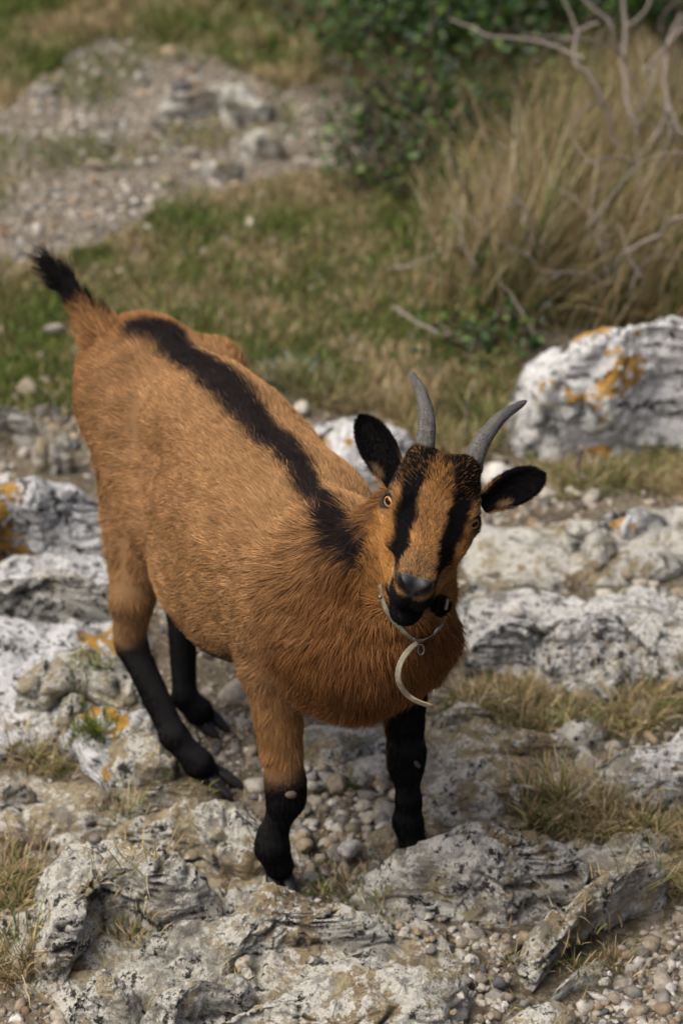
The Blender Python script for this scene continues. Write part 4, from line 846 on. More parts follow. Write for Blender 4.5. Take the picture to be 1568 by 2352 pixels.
def coat(P, N, R_):
    n1 = fbm(P * 9, 3); n2 = perlin(P * 55); n3 = fbm(P * 30 + 5, 2)
    c = np.tile(TAN, (len(P), 1))
    def put(w, col):
        nonlocal c
        w = np.clip(w, 0, 1)[:, None]; c = c * (1 - w) + np.asarray(col) * w
    s, z = R_['s'], P[:, 2]
    put(.35 + .3 * n1, TAN * .82)
    put(sstep(.05, .24, s + .04 * n1) * .9, RUST)                                     # redder chest and neck
    put(sstep(.42, .36, z + .03 * n1) * (s > -.05) * .4, OCHRE)
    # rump and thighs a little richer
    put(sstep(-.50, -.62, s + .03 * n1) * .5, RUST * 1.3)
    # dorsal stripe
    d, par = polydist(P, SPINE); w = np.interp(par, np.arange(len(SPINE)), SPINE_W)
    hn = fbm(P * 21 + 3, 3); put(sstep(w + .010, w - .014, d + .009 * hn + .006 * n2) * (1 - R_['head']), SABLE * .75)
    # belly line
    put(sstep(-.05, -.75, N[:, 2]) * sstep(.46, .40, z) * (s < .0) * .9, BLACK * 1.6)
    # legs
    put(sstep(.275, .235, z - .5 * (R_['fr'] * 0) + .02 * n1 - .12 * (P[:, 0] + .11)) * (R_['fr'] < .075), BLACK)
    put(sstep(.43, .40, z + .01 * n1) * (R_['fl'] < .06) * sstep(-.012, .0, P[:, 0] - .080 + .0 * z), BLACK)
    hk = sstep(.265, .235, z + .015 * n1)
    put(hk * (R_['hr'] < .075), BLACK)
    put(sstep(.47, .42, z) * (R_['hl'] < .08) * (R_['hl'] < R_['hr']), BLACK)
    put(sstep(.012, .03, (P - HK_R) @ NN - .35 * np.maximum(z - .24, 0)) * (R_['hr'] < .07) * sstep(.42, .38, z), BLACK * 1.5)
    # tail
    tb = R_['tail'] < .05
    put(tb * sstep(.55, 1.25, R_['tailp'] + .5 * n3 + .6 * ((P - TAILP[1]) @ NN > .004)), BLACK * 1.5)
    # back edge of the thighs: dark long hair
    put(sstep(.45, .85, -(N @ HH)) * sstep(-.45, -.55, s) * sstep(.42, .50, z) * sstep(.76, .68, z) * .75 * sstep(-.35, .1, n3), SABLE)
    # ---- face
    hx, hy, hz = R_['hx'], R_['hy'], R_['hz']; ay = np.abs(hy); hm = R_['head']
    face = np.tile(OCHRE * 1.05, (len(P), 1))
    def fput(w, col):
        nonlocal face
        w = np.clip(w, 0, 1)[:, None]; face = face * (1 - w) + np.asarray(col) * w
    fput(sstep(.030, .016, ay) * sstep(-.03, .02, hx) * .9, TAN * V3(1.0, .93, .80))       # lighter bridge of the nose
    fput(sstep(.085, .115, hx) * sstep(-.05, -.02, hz) * .55, TAN * V3(.85, .95, 1.0))
    # crown: brown mixed with black
    cr = sstep(.010, -.035, hx + .03 * n3) * sstep(-.03, .0, hz)
    fput(cr * .9, OCHRE * .75)
    fput(cr * sstep(-.10, .25, n3 * 1.0 + perlin(P * 150) * .6 - .42 + .55 * sstep(.008, .03, ay) + .35 * sstep(-.04, -.065, hx)), BLACK * 2)
    # grey-tan patch round the eye
    de = np.sqrt((hx + .004) ** 2 + (ay - .064) ** 2 + (hz - .006) ** 2)
    fput(sstep(.036, .024, de) * .75, V3(.17, .11, .065)); fput(sstep(.0225, .0195, de) * .6, V3(.05, .03, .022))
    # dark stripes from the horns past the eyes to the muzzle
    yc = np.interp(hx, [-.10, -.05, -.01, .03, .07, .11], [.038, .035, .0365, .0355, .032, .030])
    wc = np.interp(hx, [-.10, -.05, -.01, .03, .07, .10, .125], [.021, .021, .0165, .0150, .0105, .006, .002])
    fput(sstep(wc + .004, wc - .003, np.abs(ay - yc) + .004 * n3 + .003 * n2) * (hz > -.05), BLACK * 1.3)
    fput(sstep(-.055, -.085, hx) * sstep(.045, .055, ay) * .0, BLACK)
    # lips, chin
    fput(sstep(.104, .116, hx + .006 * n3) * sstep(-.040, -.050, hz + .004 * n3), BLACK * 2.2); fput(sstep(.09, .125, hx) * sstep(-.03, -.01, hz) * sstep(-.2, .5, perlin(P * 330)) * .5, BLACK * 5)
    fput(sstep(.066, .080, hx + .004 * n3) * sstep(-.084, -.092, hz) * sstep(.042, .036, ay), BLACK * 1.2)
    fput(sstep(.009, .004, np.abs(ay - .030 - .25 * (hz + .06))) * sstep(.088, .096, hx) * sstep(.122, .112, hx) * sstep(-.080, -.070, hz) * sstep(-.020, -.030, hz) * .8, TAN * V3(1.05, 1.1, 1.15))
    face = face * (1 + .30 * perlin(P * 260) + .22 * n2)[:, None]
    # nose pad
    fput(nosepad(hx, hy, hz), V3(.030, .030, .033))
    dn = np.minimum.reduce([polydist(P, [hd(.147, q * .007, -.036), hd(.147, q * .0175, -.025), hd(.138, q * .0285, -.014)])[0] for q in (-1, 1)]); fput(sstep(.0075, .0050, dn), V3(.004, .004, .0045))
    w = hm[:, None]; c = c * (1 - w) + face * w
    dw = np.linalg.norm(P - hd(.055, .053, -.127), axis=1); put(sstep(.020, .016, dw), BLACK * 1.2)
    return c
def nosepad(hx, hy, hz):
    return sstep(.122, .127, hx - .7 * np.maximum(hz + .022, 0)) * sstep(-.053, -.048, hz - .75 * np.abs(hy)) * sstep(.031, .027, np.abs(hy))
RG = regions(GV)
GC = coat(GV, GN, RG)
pad_v = nosepad(RG['hx'], RG['hy'], RG['hz']) * RG['head']
m = NT('goat_skin')
cc = m.attr('coat'); pad = m.attr('pad', 'Fac')
dark = m.n('ShaderNodeMix', data_type='RGBA', blend_type='MULTIPLY'); dark.inputs[0].default_value = 1.
m.l(cc, dark.inputs[6]); dark.inputs[7].default_value = (.55, .55, .55, 1)
col = m.mix(pad, dark.outputs[2], cc)
nb = m.bump(m.noise(600, 3), .35, .001)
M_SKIN = m.bsdf(col, m.ramp(pad, 0, 1, .9, .48), .3, nb)

goat = empty('goat', (float(SP['mid'][0]), float(SP['mid'][1]), 0.))
tag(goat, 'brown horned goat with black back stripe and black legs, facing the camera', 'goat')
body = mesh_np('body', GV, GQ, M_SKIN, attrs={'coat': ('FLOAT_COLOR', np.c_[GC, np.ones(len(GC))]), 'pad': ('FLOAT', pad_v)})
adopt(body, goat)

# ------------------------------------------------------------ fur
def hair_object(name, roots, dirs, nors, length, radius, color, parent, mat, npt=5, rng=None, curl=.25, lift=.45):
    N = len(roots); s = np.linspace(0, 1, npt)[None, :, None]
    L = length[:, None, None]
    lift = np.broadcast_to(np.asarray(lift, float), (N,))[:, None, None]
    cur = rng.normal(size=(N, 1, 3)) * curl
    p = roots[:, None] - nors[:, None] * np.minimum(.001, .06 * L) + L * (dirs[:, None] * s * (1 - .12 * s) + nors[:, None] * lift * (s - .62 * s * s) + cur * s * s * .5)
    hc = bpy.data.hair_curves.new(name); hc.add_curves([npt] * N)
    hc.attributes['position'].data.foreach_set('vector', np.ascontiguousarray(p, np.float32).ravel())
    ra = hc.attributes.get('radius') or hc.attributes.new('radius', 'FLOAT', 'POINT')
    rr = (radius[:, None] * np.interp(s[0, :, 0], [0, .5, 1], [1, .9, .12])[None]).astype(np.float32)
    ra.data.foreach_set('value', np.ascontiguousarray(rr).ravel())
    ca = hc.attributes.new('tint', 'FLOAT_COLOR', 'CURVE')
    ca.data.foreach_set('color', np.ascontiguousarray(np.c_[color, np.ones(N)], np.float32).ravel())
    hc.materials.append(mat)
    o = bpy.data.objects.new(name, hc); COL.objects.link(o)
    return adopt(o, goat) if parent is goat else o
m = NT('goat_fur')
hi = m.n('ShaderNodeHairInfo')
tint = m.attr('tint')
mul = m.n('ShaderNodeMix', data_type='RGBA', blend_type='MULTIPLY'); mul.inputs[0].default_value = 1.
m.l(tint, mul.inputs[6])
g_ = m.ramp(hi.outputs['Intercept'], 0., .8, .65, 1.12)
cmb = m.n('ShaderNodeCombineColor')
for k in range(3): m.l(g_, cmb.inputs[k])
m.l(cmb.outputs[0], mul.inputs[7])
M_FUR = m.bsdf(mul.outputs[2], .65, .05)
rng = np.random.RandomState(11)
def sample_surface(dens_fn, target):
    tri = np.vstack([GQ[:, [0, 1, 2]], GQ[:, [0, 2, 3]]])
    a, b, c = GV[tri[:, 0]], GV[tri[:, 1]], GV[tri[:, 2]]
    ar = np.linalg.norm(np.cross(b - a, c - a), axis=1) * .5
    w = ar * dens_fn[tri].mean(1); w /= w.sum()
    k = rng.choice(len(tri), target, p=w); u = rng.rand(target, 2); f = u.sum(1) > 1; u[f] = 1 - u[f]
    P = a[k] + u[:, :1] * (b[k] - a[k]) + u[:, 1:] * (c[k] - a[k])
    N = nrm(GN[tri[k, 0]] * (1 - u.sum(1))[:, None] + GN[tri[k, 1]] * u[:, :1] + GN[tri[k, 2]] * u[:, 1:])
    return P, N
eye_d = np.min([np.linalg.norm(GV - e, axis=1) for e in EYE_C], axis=0)
low_leg = (GV[:, 2] < .24)
dens = 1. + 3.6 * RG['head'] + 1.0 * low_leg
eye_o = np.min([np.sqrt(((GV - c - g * .015) @ g / .016) ** 2 + ((GV - c - g * .015) @ q / .0165) ** 2 + ((GV - c - g * .015) @ np.cross(g, q) / .0125) ** 2) for c, g, q in zip(EYE_C, EYE_G, EYE_H)], axis=0)
dens *= (1 - pad_v) * sstep(1.05, 1.25, eye_o)
NH = 400000
P, N = sample_surface(dens, NH)
R_ = regions(P)
JP = P + rng.normal(size=P.shape) * (.0055 - .0040 * R_['head'])[:, None]                 # markings interlock hair by hair
C_ = coat(JP, N, regions(JP))
crw = sstep(.012, -.030, R_['hx']) * sstep(-.03, .0, R_['hz']) * R_['head']; pk = rng.rand(len(P))
C_[(pk < (.36 + .40 * sstep(.012, .03, np.abs(R_['hy']))) * crw * (1 + .8 * perlin(P * 60))) & (C_[:, 0] > .03)] = BLACK * 2.2
back_ = (pk > .91) & (crw > .3) & (C_[:, 0] < .03); C_[back_] = OCHRE * .8
brw = R_['head'] * sstep(.03, .0, np.abs(R_['hy'])) * sstep(-.02, .02, R_['hx']); C_[(pk < .10 * brw)] = BLACK * 4
s_, z_ = R_['s'], P[:, 2]
flow = -HH * .80 - ZZ * .50 + 0 * P
side = sstep(.2, .95, N[:, 2])[:, None]
flow = flow * (1 - side) + (-HH - .1 * ZZ) * side
ch = sstep(.02, .20, s_)[:, None]
out = (P - V3(.05, 3.25, .6)) * V3(1, 1, 0)
flow = flow * (1 - ch) + ch * (-ZZ * 1. - HH * .25 + .9 * nrm(out) * .35)
lg = np.clip(sstep(.47, .38, z_) * (np.minimum.reduce([R_['fr'], R_['fl'], R_['hr'], R_['hl']]) < .075), 0, 1)[:, None]
flow = flow * (1 - lg) + lg * (-ZZ - .15 * HH)
th_ = (sstep(-.42, -.56, s_) * sstep(.68, .55, z_))[:, None]
flow = flow * (1 - th_) + th_ * (-ZZ * .9 - HH * .6)
hm = R_['head'][:, None]
flow = flow * (1 - hm) + hm * (-HF + .5 * HL * np.sign(R_['hy'])[:, None] * sstep(.0, .05, np.abs(R_['hy']))[:, None] - .15 * HU)
tl = (R_['tail'] < .045); tdir = nrm(TAILP[-1] - TAILP[0])
flow[tl] = tdir * 1.0 + N[tl] * .28
rb = (sstep(.4, .8, -(N @ HH)) * sstep(-.45, -.55, s_) * sstep(.42, .50, z_))[:, None]                                        # back of the rump: hair stands out
flow = flow * (1 - rb * ~tl[:, None]) + rb * ~tl[:, None] * (-HH * .8 - ZZ * .5 + N * .4)
jit = np.stack([perlin(P * 15 + k * 51.7) for k in range(3)], 1) * .30 + np.stack([perlin(P * 38 + k * 31.7) for k in range(3)], 1) * .34 + np.stack([perlin(P * 110 + k * 11.7) for k in range(3)], 1) * .22
flow = nrm(flow) + jit + rng.normal(size=P.shape) * .10
flow -= N * np.sum(flow * N, axis=1, keepdims=True) * (~tl)[:, None] * .95
flow = nrm(flow)
L = .024 + .012 * sstep(.0, .14, s_)
L = L * (1 - lg[:, 0]) + lg[:, 0] * np.where(z_ < .28, .012, .022)
L = L * (1 - R_['head']) + R_['head'] * np.interp(R_['hx'], [-.10, -.06, -.03, .03, .12], [.008, .010, .011, .009, .0055]) * (1 + .9 * sstep(-.02, -.07, R_['hz']) * sstep(.08, .03, R_['hx']))
L[tl] = .022 + .020 * np.clip(R_['tailp'][tl] - 1., 0, 1)
L = np.where(rb[:, 0] > .3, .045, L)
L *= np.clip(rng.normal(1, .22, len(P)), .4, 1.7)
rad = np.interp(L, [.005, .012, .035], [.00019, .00025, .00036])
val = np.exp(rng.normal(0, .22, len(P)) + .22 * fbm(P * 42, 2) + .16 * fbm(P * V3(16, 16, 26), 2) + .08 * perlin(P * 8))
gd = (rng.rand(len(P)) < .05) & (C_[:, 0] > .05)                         # dark guard hairs
C_ = C_ * val[:, None]; C_[gd] *= .35
pale = (rng.rand(len(P)) < .05) & (C_[:, 0] > .05); C_[pale] *= V3(1.5, 1.6, 1.8)
# tufts: tips lean to shared points
cell = np.floor(P / .009 + fbm(P * 20, 2)[:, None] * .8).astype(np.int64)
key = (cell * np.array([73856093, 19349663, 83492791])).sum(1); _, inv = np.unique(key, return_inverse=True)
cen = np.stack([np.bincount(inv, P[:, k]) for k in range(3)], 1) / np.bincount(inv)[:, None]
pull = (cen[inv] - P) * (.55 * (1 - .5 * R_['head']))[:, None] / L[:, None]
flow = flow + pull * .9
lift = (.30 + .16 * sstep(.0, .12, s_)) * (1 + .9 * R_['head']) * (1 - .5 * lg[:, 0]); lift[tl] = .3
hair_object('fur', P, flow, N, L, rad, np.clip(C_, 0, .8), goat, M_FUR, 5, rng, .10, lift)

# ------------------------------------------------------------ horns
m = NT('goat_horn')
al_ = m.attr('along', 'Vector')
mp = m.n('ShaderNodeMapping'); mp.inputs['Scale'].default_value = (3.0, 5.0, 5.0); m.l(al_, mp.inputs[0])
mr = m.n('ShaderNodeMapping'); mr.inputs['Scale'].default_value = (55.0, .5, .5); m.l(al_, mr.inputs[0])
streak = m.noise(2.2, 6, .65, mp.outputs[0]); ringn = m.noise(.8, 3, .6, mr.outputs[0]); hp = m.noise(260, 4, .6)
colr = m.mix(m.ramp(streak, .35, .65), (.050, .048, .046), (.155, .145, .132))
colr = m.mix(m.math('MULTIPLY', m.ramp(ringn, .52, .66), .5), colr, (.035, .034, .034))
colr = m.mix(m.math('MULTIPLY', m.ramp(hp, .5, .68), .45), colr, (.23, .215, .195))
hh2 = m.math('ADD', m.math('MULTIPLY', streak, 1.), m.math('ADD', m.math('MULTIPLY', ringn, .9), m.math('MULTIPLY', hp, .35)))
M_HORN = m.bsdf(colr, .6, .3, m.bump(hh2, .8, .003))
def horn(pts, r0, seed):
    path = smooth_path(pts, 60); t = np.linspace(0, 1, 60)
    r = r0 * (1 - .76 * t ** 1.55); r *= 1 + .028 * np.sin(t * 95 + seed + 2 * np.sin(t * 23)) * (1 - t) ** 1.5 + .10 * np.exp(-((t - .06) / .02) ** 2) + .08 * np.exp(-((t - .0) / .02) ** 2)
    r[-3:] *= [.9, .7, .35]
    V, Fq = tube(path, r, 20)
    ang = np.tile(np.arange(20) / 20, 60)
    c = np.repeat(path, 20, 0); d = V[:1200] - c; w = HF if True else HL
    V[:1200] = c + d + w * (d @ w)[:, None] * .28                        # oval section, deeper front to back
    V += nrm(V - np.vstack([c, path[:1], path[-1:]])) * (fbm(V * 130, 2) * .0008)[:, None]
    al = np.zeros((len(V), 4)); al[:1200, 0] = np.repeat(t, 20); al[:1200, 1] = np.cos(ang * 6.2832); al[:1200, 2] = np.sin(ang * 6.2832); al[-1, 0] = 1; al[:, 3] = 1
    o = mesh_np('horn', V, fix_quads(Fq), M_HORN, attrs={'along': ('FLOAT_COLOR', al)})
    return adopt(o, goat)
def horn_base(u, v):
    q = skin_hit(u, v, 0., 3.4); return q + CF * .036 + CU * .0, (q - CC) @ CF
b0, hb0 = horn_base(972, 1046); b1, hb1 = horn_base(1083, 1072)
horn([b0, Pd(974, 1030, hb0 + .027), Pd(980, 970, hb0 + .036), Pd(968, 905, hb0 + .060), Pd(941, 853, hb0 + .098)], .0182, 0)
horn([b1, Pd(1087, 1056, hb1 + .027), Pd(1110, 1008, hb1 + .036), Pd(1152, 957, hb1 + .060), Pd(1208, 921, hb1 + .098)], .0182, 2)

# ------------------------------------------------------------ ears
m = NT('goat_ear'); M_EAR = m.bsdf((.008, .0065, .0065), .9, .15)
def ear(base, tip, side, back, wmax, seed):
    ns, nf = 44, 25; s = np.linspace(0, 1, ns); ph = np.linspace(-1.75, 1.75, nf)
    ax = tip - base
    w = wmax * np.interp(s, [0, .12, .3, .55, .7, .8, .88, .94, .975, .99, 1], [.55, .66, .88, 1., .95, .84, .67, .47, .29, .17, .03])
    cupd = np.interp(s, [0, .3, 1], [1.0, .62, .28])
    V = []
    for lay in (0, 1):
        off = .0035 * lay
        for i in range(ns):
            c = base + ax * s[i] + back * .012 * math.sin(s[i] * 3.0)
            for p in ph:
                V.append(c + side * (w[i] + off * .3) * math.sin(p) / (1 if abs(p) < 1.57 else 1) + back * ((1 - math.cos(p)) * -w[i] * cupd[i] * .75 + w[i] * cupd[i] * .7 + off))
    V = np.array(V); Fq = []
    for lay in (0, 1):
        b0 = lay * ns * nf
        for i in range(ns - 1):
            for j in range(nf - 1):
                q = [b0 + i * nf + j, b0 + i * nf + j + 1, b0 + (i + 1) * nf + j + 1, b0 + (i + 1) * nf + j]
                Fq.append(q if lay == 0 else q[::-1])
    A = ns * nf
    for i in range(ns - 1):
        Fq.append([i * nf, (i + 1) * nf, A + (i + 1) * nf, A + i * nf]); j = nf - 1
        Fq.append([i * nf + j, A + i * nf + j, A + (i + 1) * nf + j, (i + 1) * nf + j])
    for j in range(nf - 1):
        i = ns - 1; Fq.append([i * nf + j, A + i * nf + j, A + i * nf + j + 1, i * nf + j + 1])
    o = adopt(mesh_np('ear', V, np.array(Fq), M_EAR), goat)
    # short hair on both faces
    r2 = np.random.RandomState(seed); n = 14000; k = r2.randint(0, len(Fq), n); Q = np.array(Fq)[k]; u = r2.rand(n, 2)
    P = (V[Q[:, 0]] * (1 - u[:, :1]) + V[Q[:, 1]] * u[:, :1]) * (1 - u[:, 1:]) + (V[Q[:, 3]] * (1 - u[:, :1]) + V[Q[:, 2]] * u[:, :1]) * u[:, 1:]
    Nf = nrm(np.cross(V[Q[:, 2]] - V[Q[:, 0]], V[Q[:, 3]] - V[Q[:, 1]]))
    sp = (P - base) @ ax / (ax @ ax)
    colr = np.tile(BLACK * 1.3, (n, 1))
    bk = sstep(.45, .15, sp + .15 * fbm(P * 60, 2)) * (k >= (ns - 1) * (nf - 1))                  # brown outer base
    colr = colr * (1 - bk[:, None]) + OCHRE * bk[:, None]
    lowf = -(P - base) @ HU
    tn = (k < (ns - 1) * (nf - 1)) * sstep(.42, .30, sp) * sstep(.10, .2, sp) * sstep(.25, .6, -((P - base) @ side) * (1 if side @ HU > 0 else -1) / wmax) * (r2.rand(n) < .5)
    colr = colr * (1 - tn[:, None]) + V3(.20, .13, .07) * tn[:, None]
    Ln = np.where(tn > .3, .014, .0075) * r2.uniform(.6, 1.3, n)
    d = nrm(nrm(ax)[None] + .35 * Nf + .3 * r2.normal(size=(n, 3)))
    h = hair_object('ear_fur', P, d, Nf, Ln, np.full(n, .00022), colr, None, M_FUR, 4, r2, .1, .4)
    h.parent = o; return o
eb = proj(hd(-.06, 0, .02))[2]
_b = Pd(912, 1118, eb - .005); _t = Pd(828, 958, eb + .03); _ax = nrm(_t - _b)
_view = nrm(CF - _ax * (CF @ _ax)); _sd = nrm(np.cross(_view, _ax))
_bk = nrm(_view + .15 * _sd)
ear(_b, _t, _sd, _bk, .0262, 3)
_b = Pd(1108, 1158, eb - .015); _t = Pd(1247, 1092, eb + .01); _ax = nrm(_t - _b)
_view = nrm(CF - _ax * (CF @ _ax)); _sd = nrm(np.cross(_view, _ax))
_bk = nrm(_view - .15 * _sd)
ear(_b, _t, _sd, _bk, .0252, 4)

# ------------------------------------------------------------ eyes
m = NT('goat_eye')
tc = m.n('ShaderNodeTexCoord'); sx = m.n('ShaderNodeSeparateXYZ'); m.l(tc.outputs['Object'], sx.inputs[0])
X, Y, Z = sx.outputs
rad_ = m.math('SQRT', m.math('ADD', m.math('MULTIPLY', Y, Y), m.math('MULTIPLY', Z, Z)))
pup = m.math('SQRT', m.math('ADD', m.math('POWER', m.math('DIVIDE', m.math('ABSOLUTE', Y), .0064), 3.), m.math('POWER', m.math('DIVIDE', m.math('ABSOLUTE', Z), .0037), 3.)))
irisn = m.noise(700, 3, .6, tc.outputs['Object'])
ic = m.mix(m.ramp(irisn, .35, .65), (.30, .13, .028), (.48, .24, .065))
ic = m.mix(m.ramp(rad_, .0102, .0120), ic, (.035, .015, .006))
ic = m.mix(m.ramp(pup, 1.15, .9), ic, (.004, .005, .009))
ic = m.mix(m.ramp(rad_, .0120, .0128), ic, (.02, .012, .01))
M_EYE = m.bsdf(ic, .1, .14)
m = NT('goat_eyelid'); M_LID = m.bsdf((.012, .008, .007), .7, .2)
for c, gz, hz_ in zip(EYE_C, EYE_G, EYE_H):
    vt = np.cross(gz, hz_)
    if vt @ ZZ < 0: vt = -vt
    nl, nr_ = 24, 16; th = np.linspace(0, np.pi, nr_); a = np.linspace(0, 2 * np.pi, nl, endpoint=False)
    Vs = [(math.cos(t) * .0158 + (.0010 if t < .75 else 0) * math.cos(t * 2.1), math.sin(t) * .0158 * math.cos(b), math.sin(t) * .0158 * math.sin(b)) for t in th for b in a]
    i, j = np.meshgrid(np.arange(nr_ - 1), np.arange(nl), indexing='ij'); i = i.ravel(); j = j.ravel(); j2 = (j + 1) % nl
    o = mesh_np('eye', np.array(Vs), np.stack([i * nl + j, (i + 1) * nl + j, (i + 1) * nl + j2, i * nl + j2], 1), M_EYE)
    mw = Matrix((gz, hz_, vt)).transposed().to_4x4(); mw.translation = Vector(c)
    o.parent = goat; o.matrix_parent_inverse = Matrix.Translation(-Vector(goat.location)); o.matrix_basis = mw
    a = np.linspace(0, 2 * np.pi, 33)
    yy = np.cos(a) * .0130; zz = np.sin(a) * np.where(np.sin(a) > 0, .0098, .0094) * (1 - .25 * np.abs(np.cos(a)) ** 3)
    xx = np.sqrt(np.maximum(0.0172 ** 2 - yy ** 2 - zz ** 2, 0)) + .0002
    path = c + gz * xx[:, None] + hz_ * yy[:, None] + vt * zz[:, None]
    V, Fq = tube(path, 0.0016 + .0012 * np.maximum(np.sin(a), 0), 8, False)
    lid = mesh_np('eyelid', V, fix_quads(Fq), M_LID); adopt(lid, goat); 

# ------------------------------------------------------------ hooves and knee calluses
m = NT('goat_hoof'); hnz = m.noise(120, 4)
M_HOOF = m.bsdf(m.mix(hnz, (.008, .007, .007), (.024, .021, .02)), .5, .35, m.bump(hnz, .3, .001))
def claw(pos, fwd, side, up, ln, wd, ht, name='hoof'):
    ns, nc = 9, 12; V = []
    for i in range(ns):
        t = i / (ns - 1); x = (t - .42) * ln
        w = wd * np.interp(t, [0, .15, .5, .85, 1], [.55, .9, 1., .62, .15]); h = ht * np.interp(t, [0, .2, .5, .85, 1], [.75, 1., .8, .4, .16])
        for k in range(nc):
            a = 2 * math.pi * k / nc; cy, sy = math.cos(a), math.sin(a)
            yy = w * .5 * math.copysign(abs(cy) ** .6, cy); zz_ = h * .5 * (1 + math.copysign(abs(sy) ** .6, sy))
            V.append(pos + fwd * x + side * yy + up * zz_)
    V = np.array(V); i, j = np.meshgrid(np.arange(ns - 1), np.arange(nc), indexing='ij'); i = i.ravel(); j = j.ravel(); j2 = (j + 1) % nc
    Fq = np.stack([i * nc + j, i * nc + j2, (i + 1) * nc + j2, (i + 1) * nc + j], 1)
    V = np.vstack([V, V[:nc].mean(0), V[-nc:].mean(0)]); k = np.arange(nc); k2 = (k + 1) % nc; c0 = len(V) - 2
    T = np.vstack([fix_quads(Fq), np.stack([k2, k, np.full(nc, c0)], 1), np.stack([(ns - 1) * nc + k, (ns - 1) * nc + k2, np.full(nc, c0 + 1)], 1)])
    return adopt(mesh_np(name, V, T, M_HOOF), goat)
def foot(leg_end, fwd, toe, zbase, spread=.0, ln=.058):
    fwd = nrm(fwd); side = nrm(np.cross(ZZ, fwd))
    for s in (-1, 1):
        f2 = nrm(fwd + side * s * spread)
        up = nrm(np.cross(f2, nrm(np.cross(ZZ, f2))))
        claw(V3(leg_end[0], leg_end[1], zbase) + fwd * toe + side * s * .0135, f2, nrm(np.cross(ZZ, f2)), up, ln, .025, .036)
        claw(V3(leg_end[0], leg_end[1], zbase + .042) - fwd * .018 + side * s * .013, nrm(-fwd - .7 * ZZ), side, nrm(ZZ - fwd), .016, .012, .012, 'dewclaw')
foot(LEG_HR[-1], V3(.82, -.50, -.05), .022, .0, .16, .075)
foot(LEG_HL[-1], V3(.75, -.6, 0), .015, .0, .05)
foot(LEG_FR[-1], V3(.30, -.95, 0), .012, .0, .05)
foot(LEG_FL[-1], V3(.35, -.94, 0), .012, .0, .05)
m = NT('knee_callus_skin'); cn = m.noise(300, 3)
M_CAL = m.bsdf(m.mix(cn, (.06, .042, .03), (.15, .115, .09)), .8, .2)
for (u, v, dp, w, h_, rot) in ((669, 1827, 4.115, .0105, .0065, .1), (959, 1757, 4.20, .004, .009, -.5)):
    lo_d, hi_d = dp - .10, dp + .10                                     # march on to the skin
    ds = np.linspace(lo_d, hi_d, 120); pts = np.array([Pd(u, v, d) for d in ds]); sd = sdf_at(pts)
    kk = np.argmax(sd < .007); p0 = pts[kk]
    e = .004; g = nrm(V3(*[(sdf_at(p0 + e * np.eye(3)[q]) - sdf_at(p0 - e * np.eye(3)[q]))[0] for q in range(3)]))
    s1 = nrm(np.cross(g, ZZ)); s2 = np.cross(s1, g); s1, s2 = s1 * math.cos(rot) + s2 * math.sin(rot), s2 * math.cos(rot) - s1 * math.sin(rot)
    Vq = [p0 + g * .004]; 
    for rr_, hh_ in ((.55, .0030), (.9, .001), (1., -.004)):
        for k in range(14):
            a = 2 * math.pi * k / 14; Vq.append(p0 + s1 * w * rr_ * math.cos(a) + s2 * h_ * rr_ * math.sin(a) + g * hh_)
    T = [[0, 1 + k, 1 + (k + 1) % 14] for k in range(14)]
    for r in range(2):
        for k in range(14):
            a, b = 1 + r * 14 + k, 1 + r * 14 + (k + 1) % 14
            T += [[a, a + 14, b + 14], [a, b + 14, b]]
    adopt(mesh_np('knee_callus', np.array(Vq), np.array(T), M_CAL), goat)
# ============================================================ collar
m = NT('collar_strap'); sn = m.noise(90, 4, .6); inner = m.attr('inner', 'Fac')
sc_ = m.mix(m.ramp(sn, .35, .7), (.15, .13, .09), (.25, .225, .16))
sc_ = m.mix(inner, sc_, (.42, .26, .11))
M_STRAP = m.bsdf(sc_, .6, .3, m.bump(sn, .25, .001))
m = NT('collar_metal'); M_METAL = m.bsdf((.22, .215, .205), .4, .5, None, Metallic=1.)
def ribbon(path, wdir, width, thick):
    """flat strap with thickness; inner face carries its own tint"""
    n = len(path); T = nrm(np.gradient(path, axis=0)); W = nrm(wdir - T * np.sum(wdir * T, 1, keepdims=True)); Nn = np.cross(T, W)
    w = np.broadcast_to(width, (n,))[:, None] * .5; t = thick * .5
    V = np.stack([path + W * w + Nn * t, path + W * w * .8 + Nn * t * 1.3, path - W * w * .8 + Nn * t * 1.3, path - W * w + Nn * t, path - W * w - Nn * t, path + W * w - Nn * t], 1).reshape(-1, 3)
    k = 6; i, j = np.meshgrid(np.arange(n - 1), np.arange(k), indexing='ij'); i = i.ravel(); j = j.ravel(); j2 = (j + 1) % k
    Fq = np.stack([i * k + j, i * k + j2, (i + 1) * k + j2, (i + 1) * k + j], 1)
    caps = np.array([[5, 4, 1, 0], [4, 3, 2, 1]]); Fq = np.vstack([Fq, caps, caps[:, ::-1] + (n - 1) * k]); return V, Fq, Nn
vis = [(871, 1338), (874, 1362), (884, 1395), (902, 1425), (930, 1455), (956, 1474), (985, 1464), (1008, 1442), (1021, 1412), (1027, 1385)]
NECK = [([V3(.05, 3.265, .67), V3(.105, 3.275, .745), hd(-.075, 0, -.02)], [.091, .064, .050]), ([V3(.06, 3.23, .58), V3(.10, 3.228, .655), hd(-.06, 0, -.07)], [.108, .074, .041]), ([V3(.035, 3.235, .565), V3(.036, 3.236, .566)], [.125, .125])]
def neck_sdf(p):
    p = np.atleast_2d(p); r = np.full(len(p), 9.)
    for ch_, rs in NECK:
        d, par = polydist(p, ch_); r = np.minimum(r, d - np.interp(par, np.arange(len(ch_)), rs))
    return r
vp = []
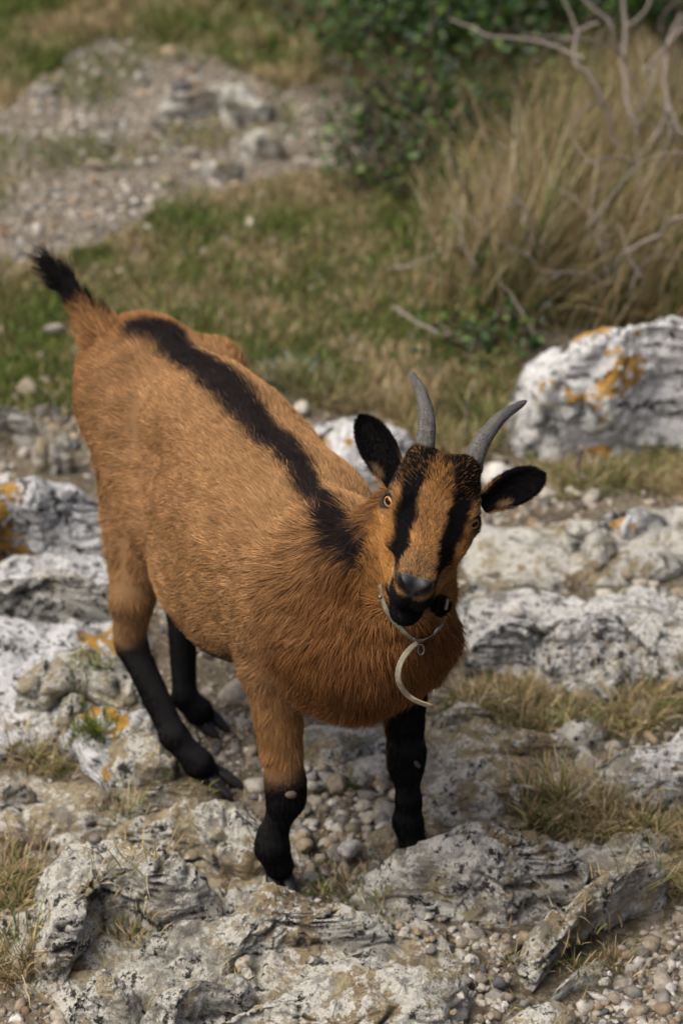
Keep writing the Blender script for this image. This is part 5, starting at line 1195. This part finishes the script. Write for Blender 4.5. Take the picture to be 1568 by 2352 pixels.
for u, v in vis:
    ds = np.linspace(3.55, 3.95, 260); pts = CC + ray(u, v)[None] * ds[:, None]; sd = neck_sdf(pts); k = np.argmax(sd < .014)
    vp.append(pts[k] if sd[k] < .014 else pts[np.argmin(sd)])
A_ = V3(.105, 3.275, .745) * .75 + hd(-.06, 0, -.03) * .25
p0, p1 = vp[0] - A_, vp[-1] - A_
back = []
bdir = nrm(CF + .3 * ZZ)
for t in np.linspace(0, 1, 9)[1:-1]:
    d = nrm(nrm(p1) * (1 - t) + nrm(p0) * t + bdir * math.sin(math.pi * t) * 1.6)
    r = np.linspace(.02, .20, 300); sd = neck_sdf(A_ + d[None] * r[:, None]); k = np.argmax(sd > .016); back.append(A_ + d * r[k])
loop = np.array(vp + back + [vp[0]])
loop = smooth_path(loop, 140); ker = np.ones(5) / 5
for _ in range(2):
    e = np.vstack([loop[-5:-1], loop, loop[1:5]]); loop = np.stack([np.convolve(e[:, k], ker, 'same') for k in range(3)], 1)[4:-4]
loop[-1] = loop[0]
collar = empty('collar', tuple(vp[5])); tag(collar, 'pale strap collar with a hanging end round the goat neck', 'collar')
ctr = loop.mean(0); pn_ = nrm(np.linalg.svd(loop - ctr)[2][2]); pn_ = pn_ if pn_ @ HF > 0 else -pn_
V, Fq, Nn = ribbon(loop, np.tile(pn_, (len(loop), 1)), .0078, .0024)
adopt(mesh_np('strap', V, Fq, M_STRAP, attrs={'inner': ('FLOAT', np.zeros(len(V)))}), collar)
hang = [(958, 1476), (938, 1494), (921, 1520), (914, 1548), (919, 1574), (937, 1598), (965, 1614), (994, 1622)]
hp = []
for q, (u, v) in enumerate(hang):
    h = skin_hit(u, v, .022 if q else .018, 3.5); hp.append(np.linalg.norm((h - CC) @ CF) if h is not None else None)
ok_ = [d for d in hp if d is not None]; dmin = min(ok_)
dep_ = [min(d if d is not None else 9., dmin + .03) - .004 * q for q, d in enumerate(hp)]
path = smooth_path([Pd(u, v, d) for (u, v), d in zip(hang, dep_)], 44); T_ = nrm(np.gradient(path, axis=0)); s_ = np.linspace(0, 1, 44)[:, None]
perp = nrm(np.cross(T_, CF)); wd = nrm(perp * np.interp(s_, [0, .15, .5, .8, 1], [.6, .75, .8, .55, .5]) - CF * .55)
V, Fq, Nn = ribbon(path, wd, np.interp(s_[:, 0], [0, .2, .95, 1], [.008, .0105, .009, .004]), .0024)
inn = np.tile([1., 0, 0, 0, 0, 1.], 44) if False else np.tile([0, 0, 0, 0, 1., 1.], 44)
side_cam = np.sum(Nn * -CF, 1).mean()
if side_cam < 0: inn = np.tile([1., 1, 1, 1, 0, 0], 44)
adopt(mesh_np('strap_end', V, Fq, M_STRAP, attrs={'inner': ('FLOAT', inn)}), collar)
def rivet(p, r, name='rivet'):
    Vb, Fb = ico(2); adopt(mesh_np(name, p + Vb * r * V3(1, .8, 1), Fb, M_METAL), collar)
for u, v, r in ((873, 1372, .0034), (951, 1468, .0022)):
    h = skin_hit(u, v, .022, 3.55)
    if h is not None: rivet(h, r)
for u, v, a, l in ((1004, 1446, .9, .020), (1025, 1388, 1.4, .016)):       # buckle plates
    h = skin_hit(u, v, .022, 3.55)
    if h is None: continue
    d = CR * math.cos(a) + CU * math.sin(a); V, Fq = tube(np.array([h - d * l / 2, h, h + d * l / 2]), .0028, 8); adopt(mesh_np('buckle', V, fix_quads(Fq), M_METAL), collar)
h = skin_hit(966, 1492, .020, 3.55); a = np.linspace(0, 2 * np.pi, 25)
V, Fq = tube(h + np.outer(np.cos(a), CR * .005) + np.outer(np.sin(a), CU * .008), .0013, 6, False); adopt(mesh_np('ring', V, fix_quads(Fq), M_METAL), collar)
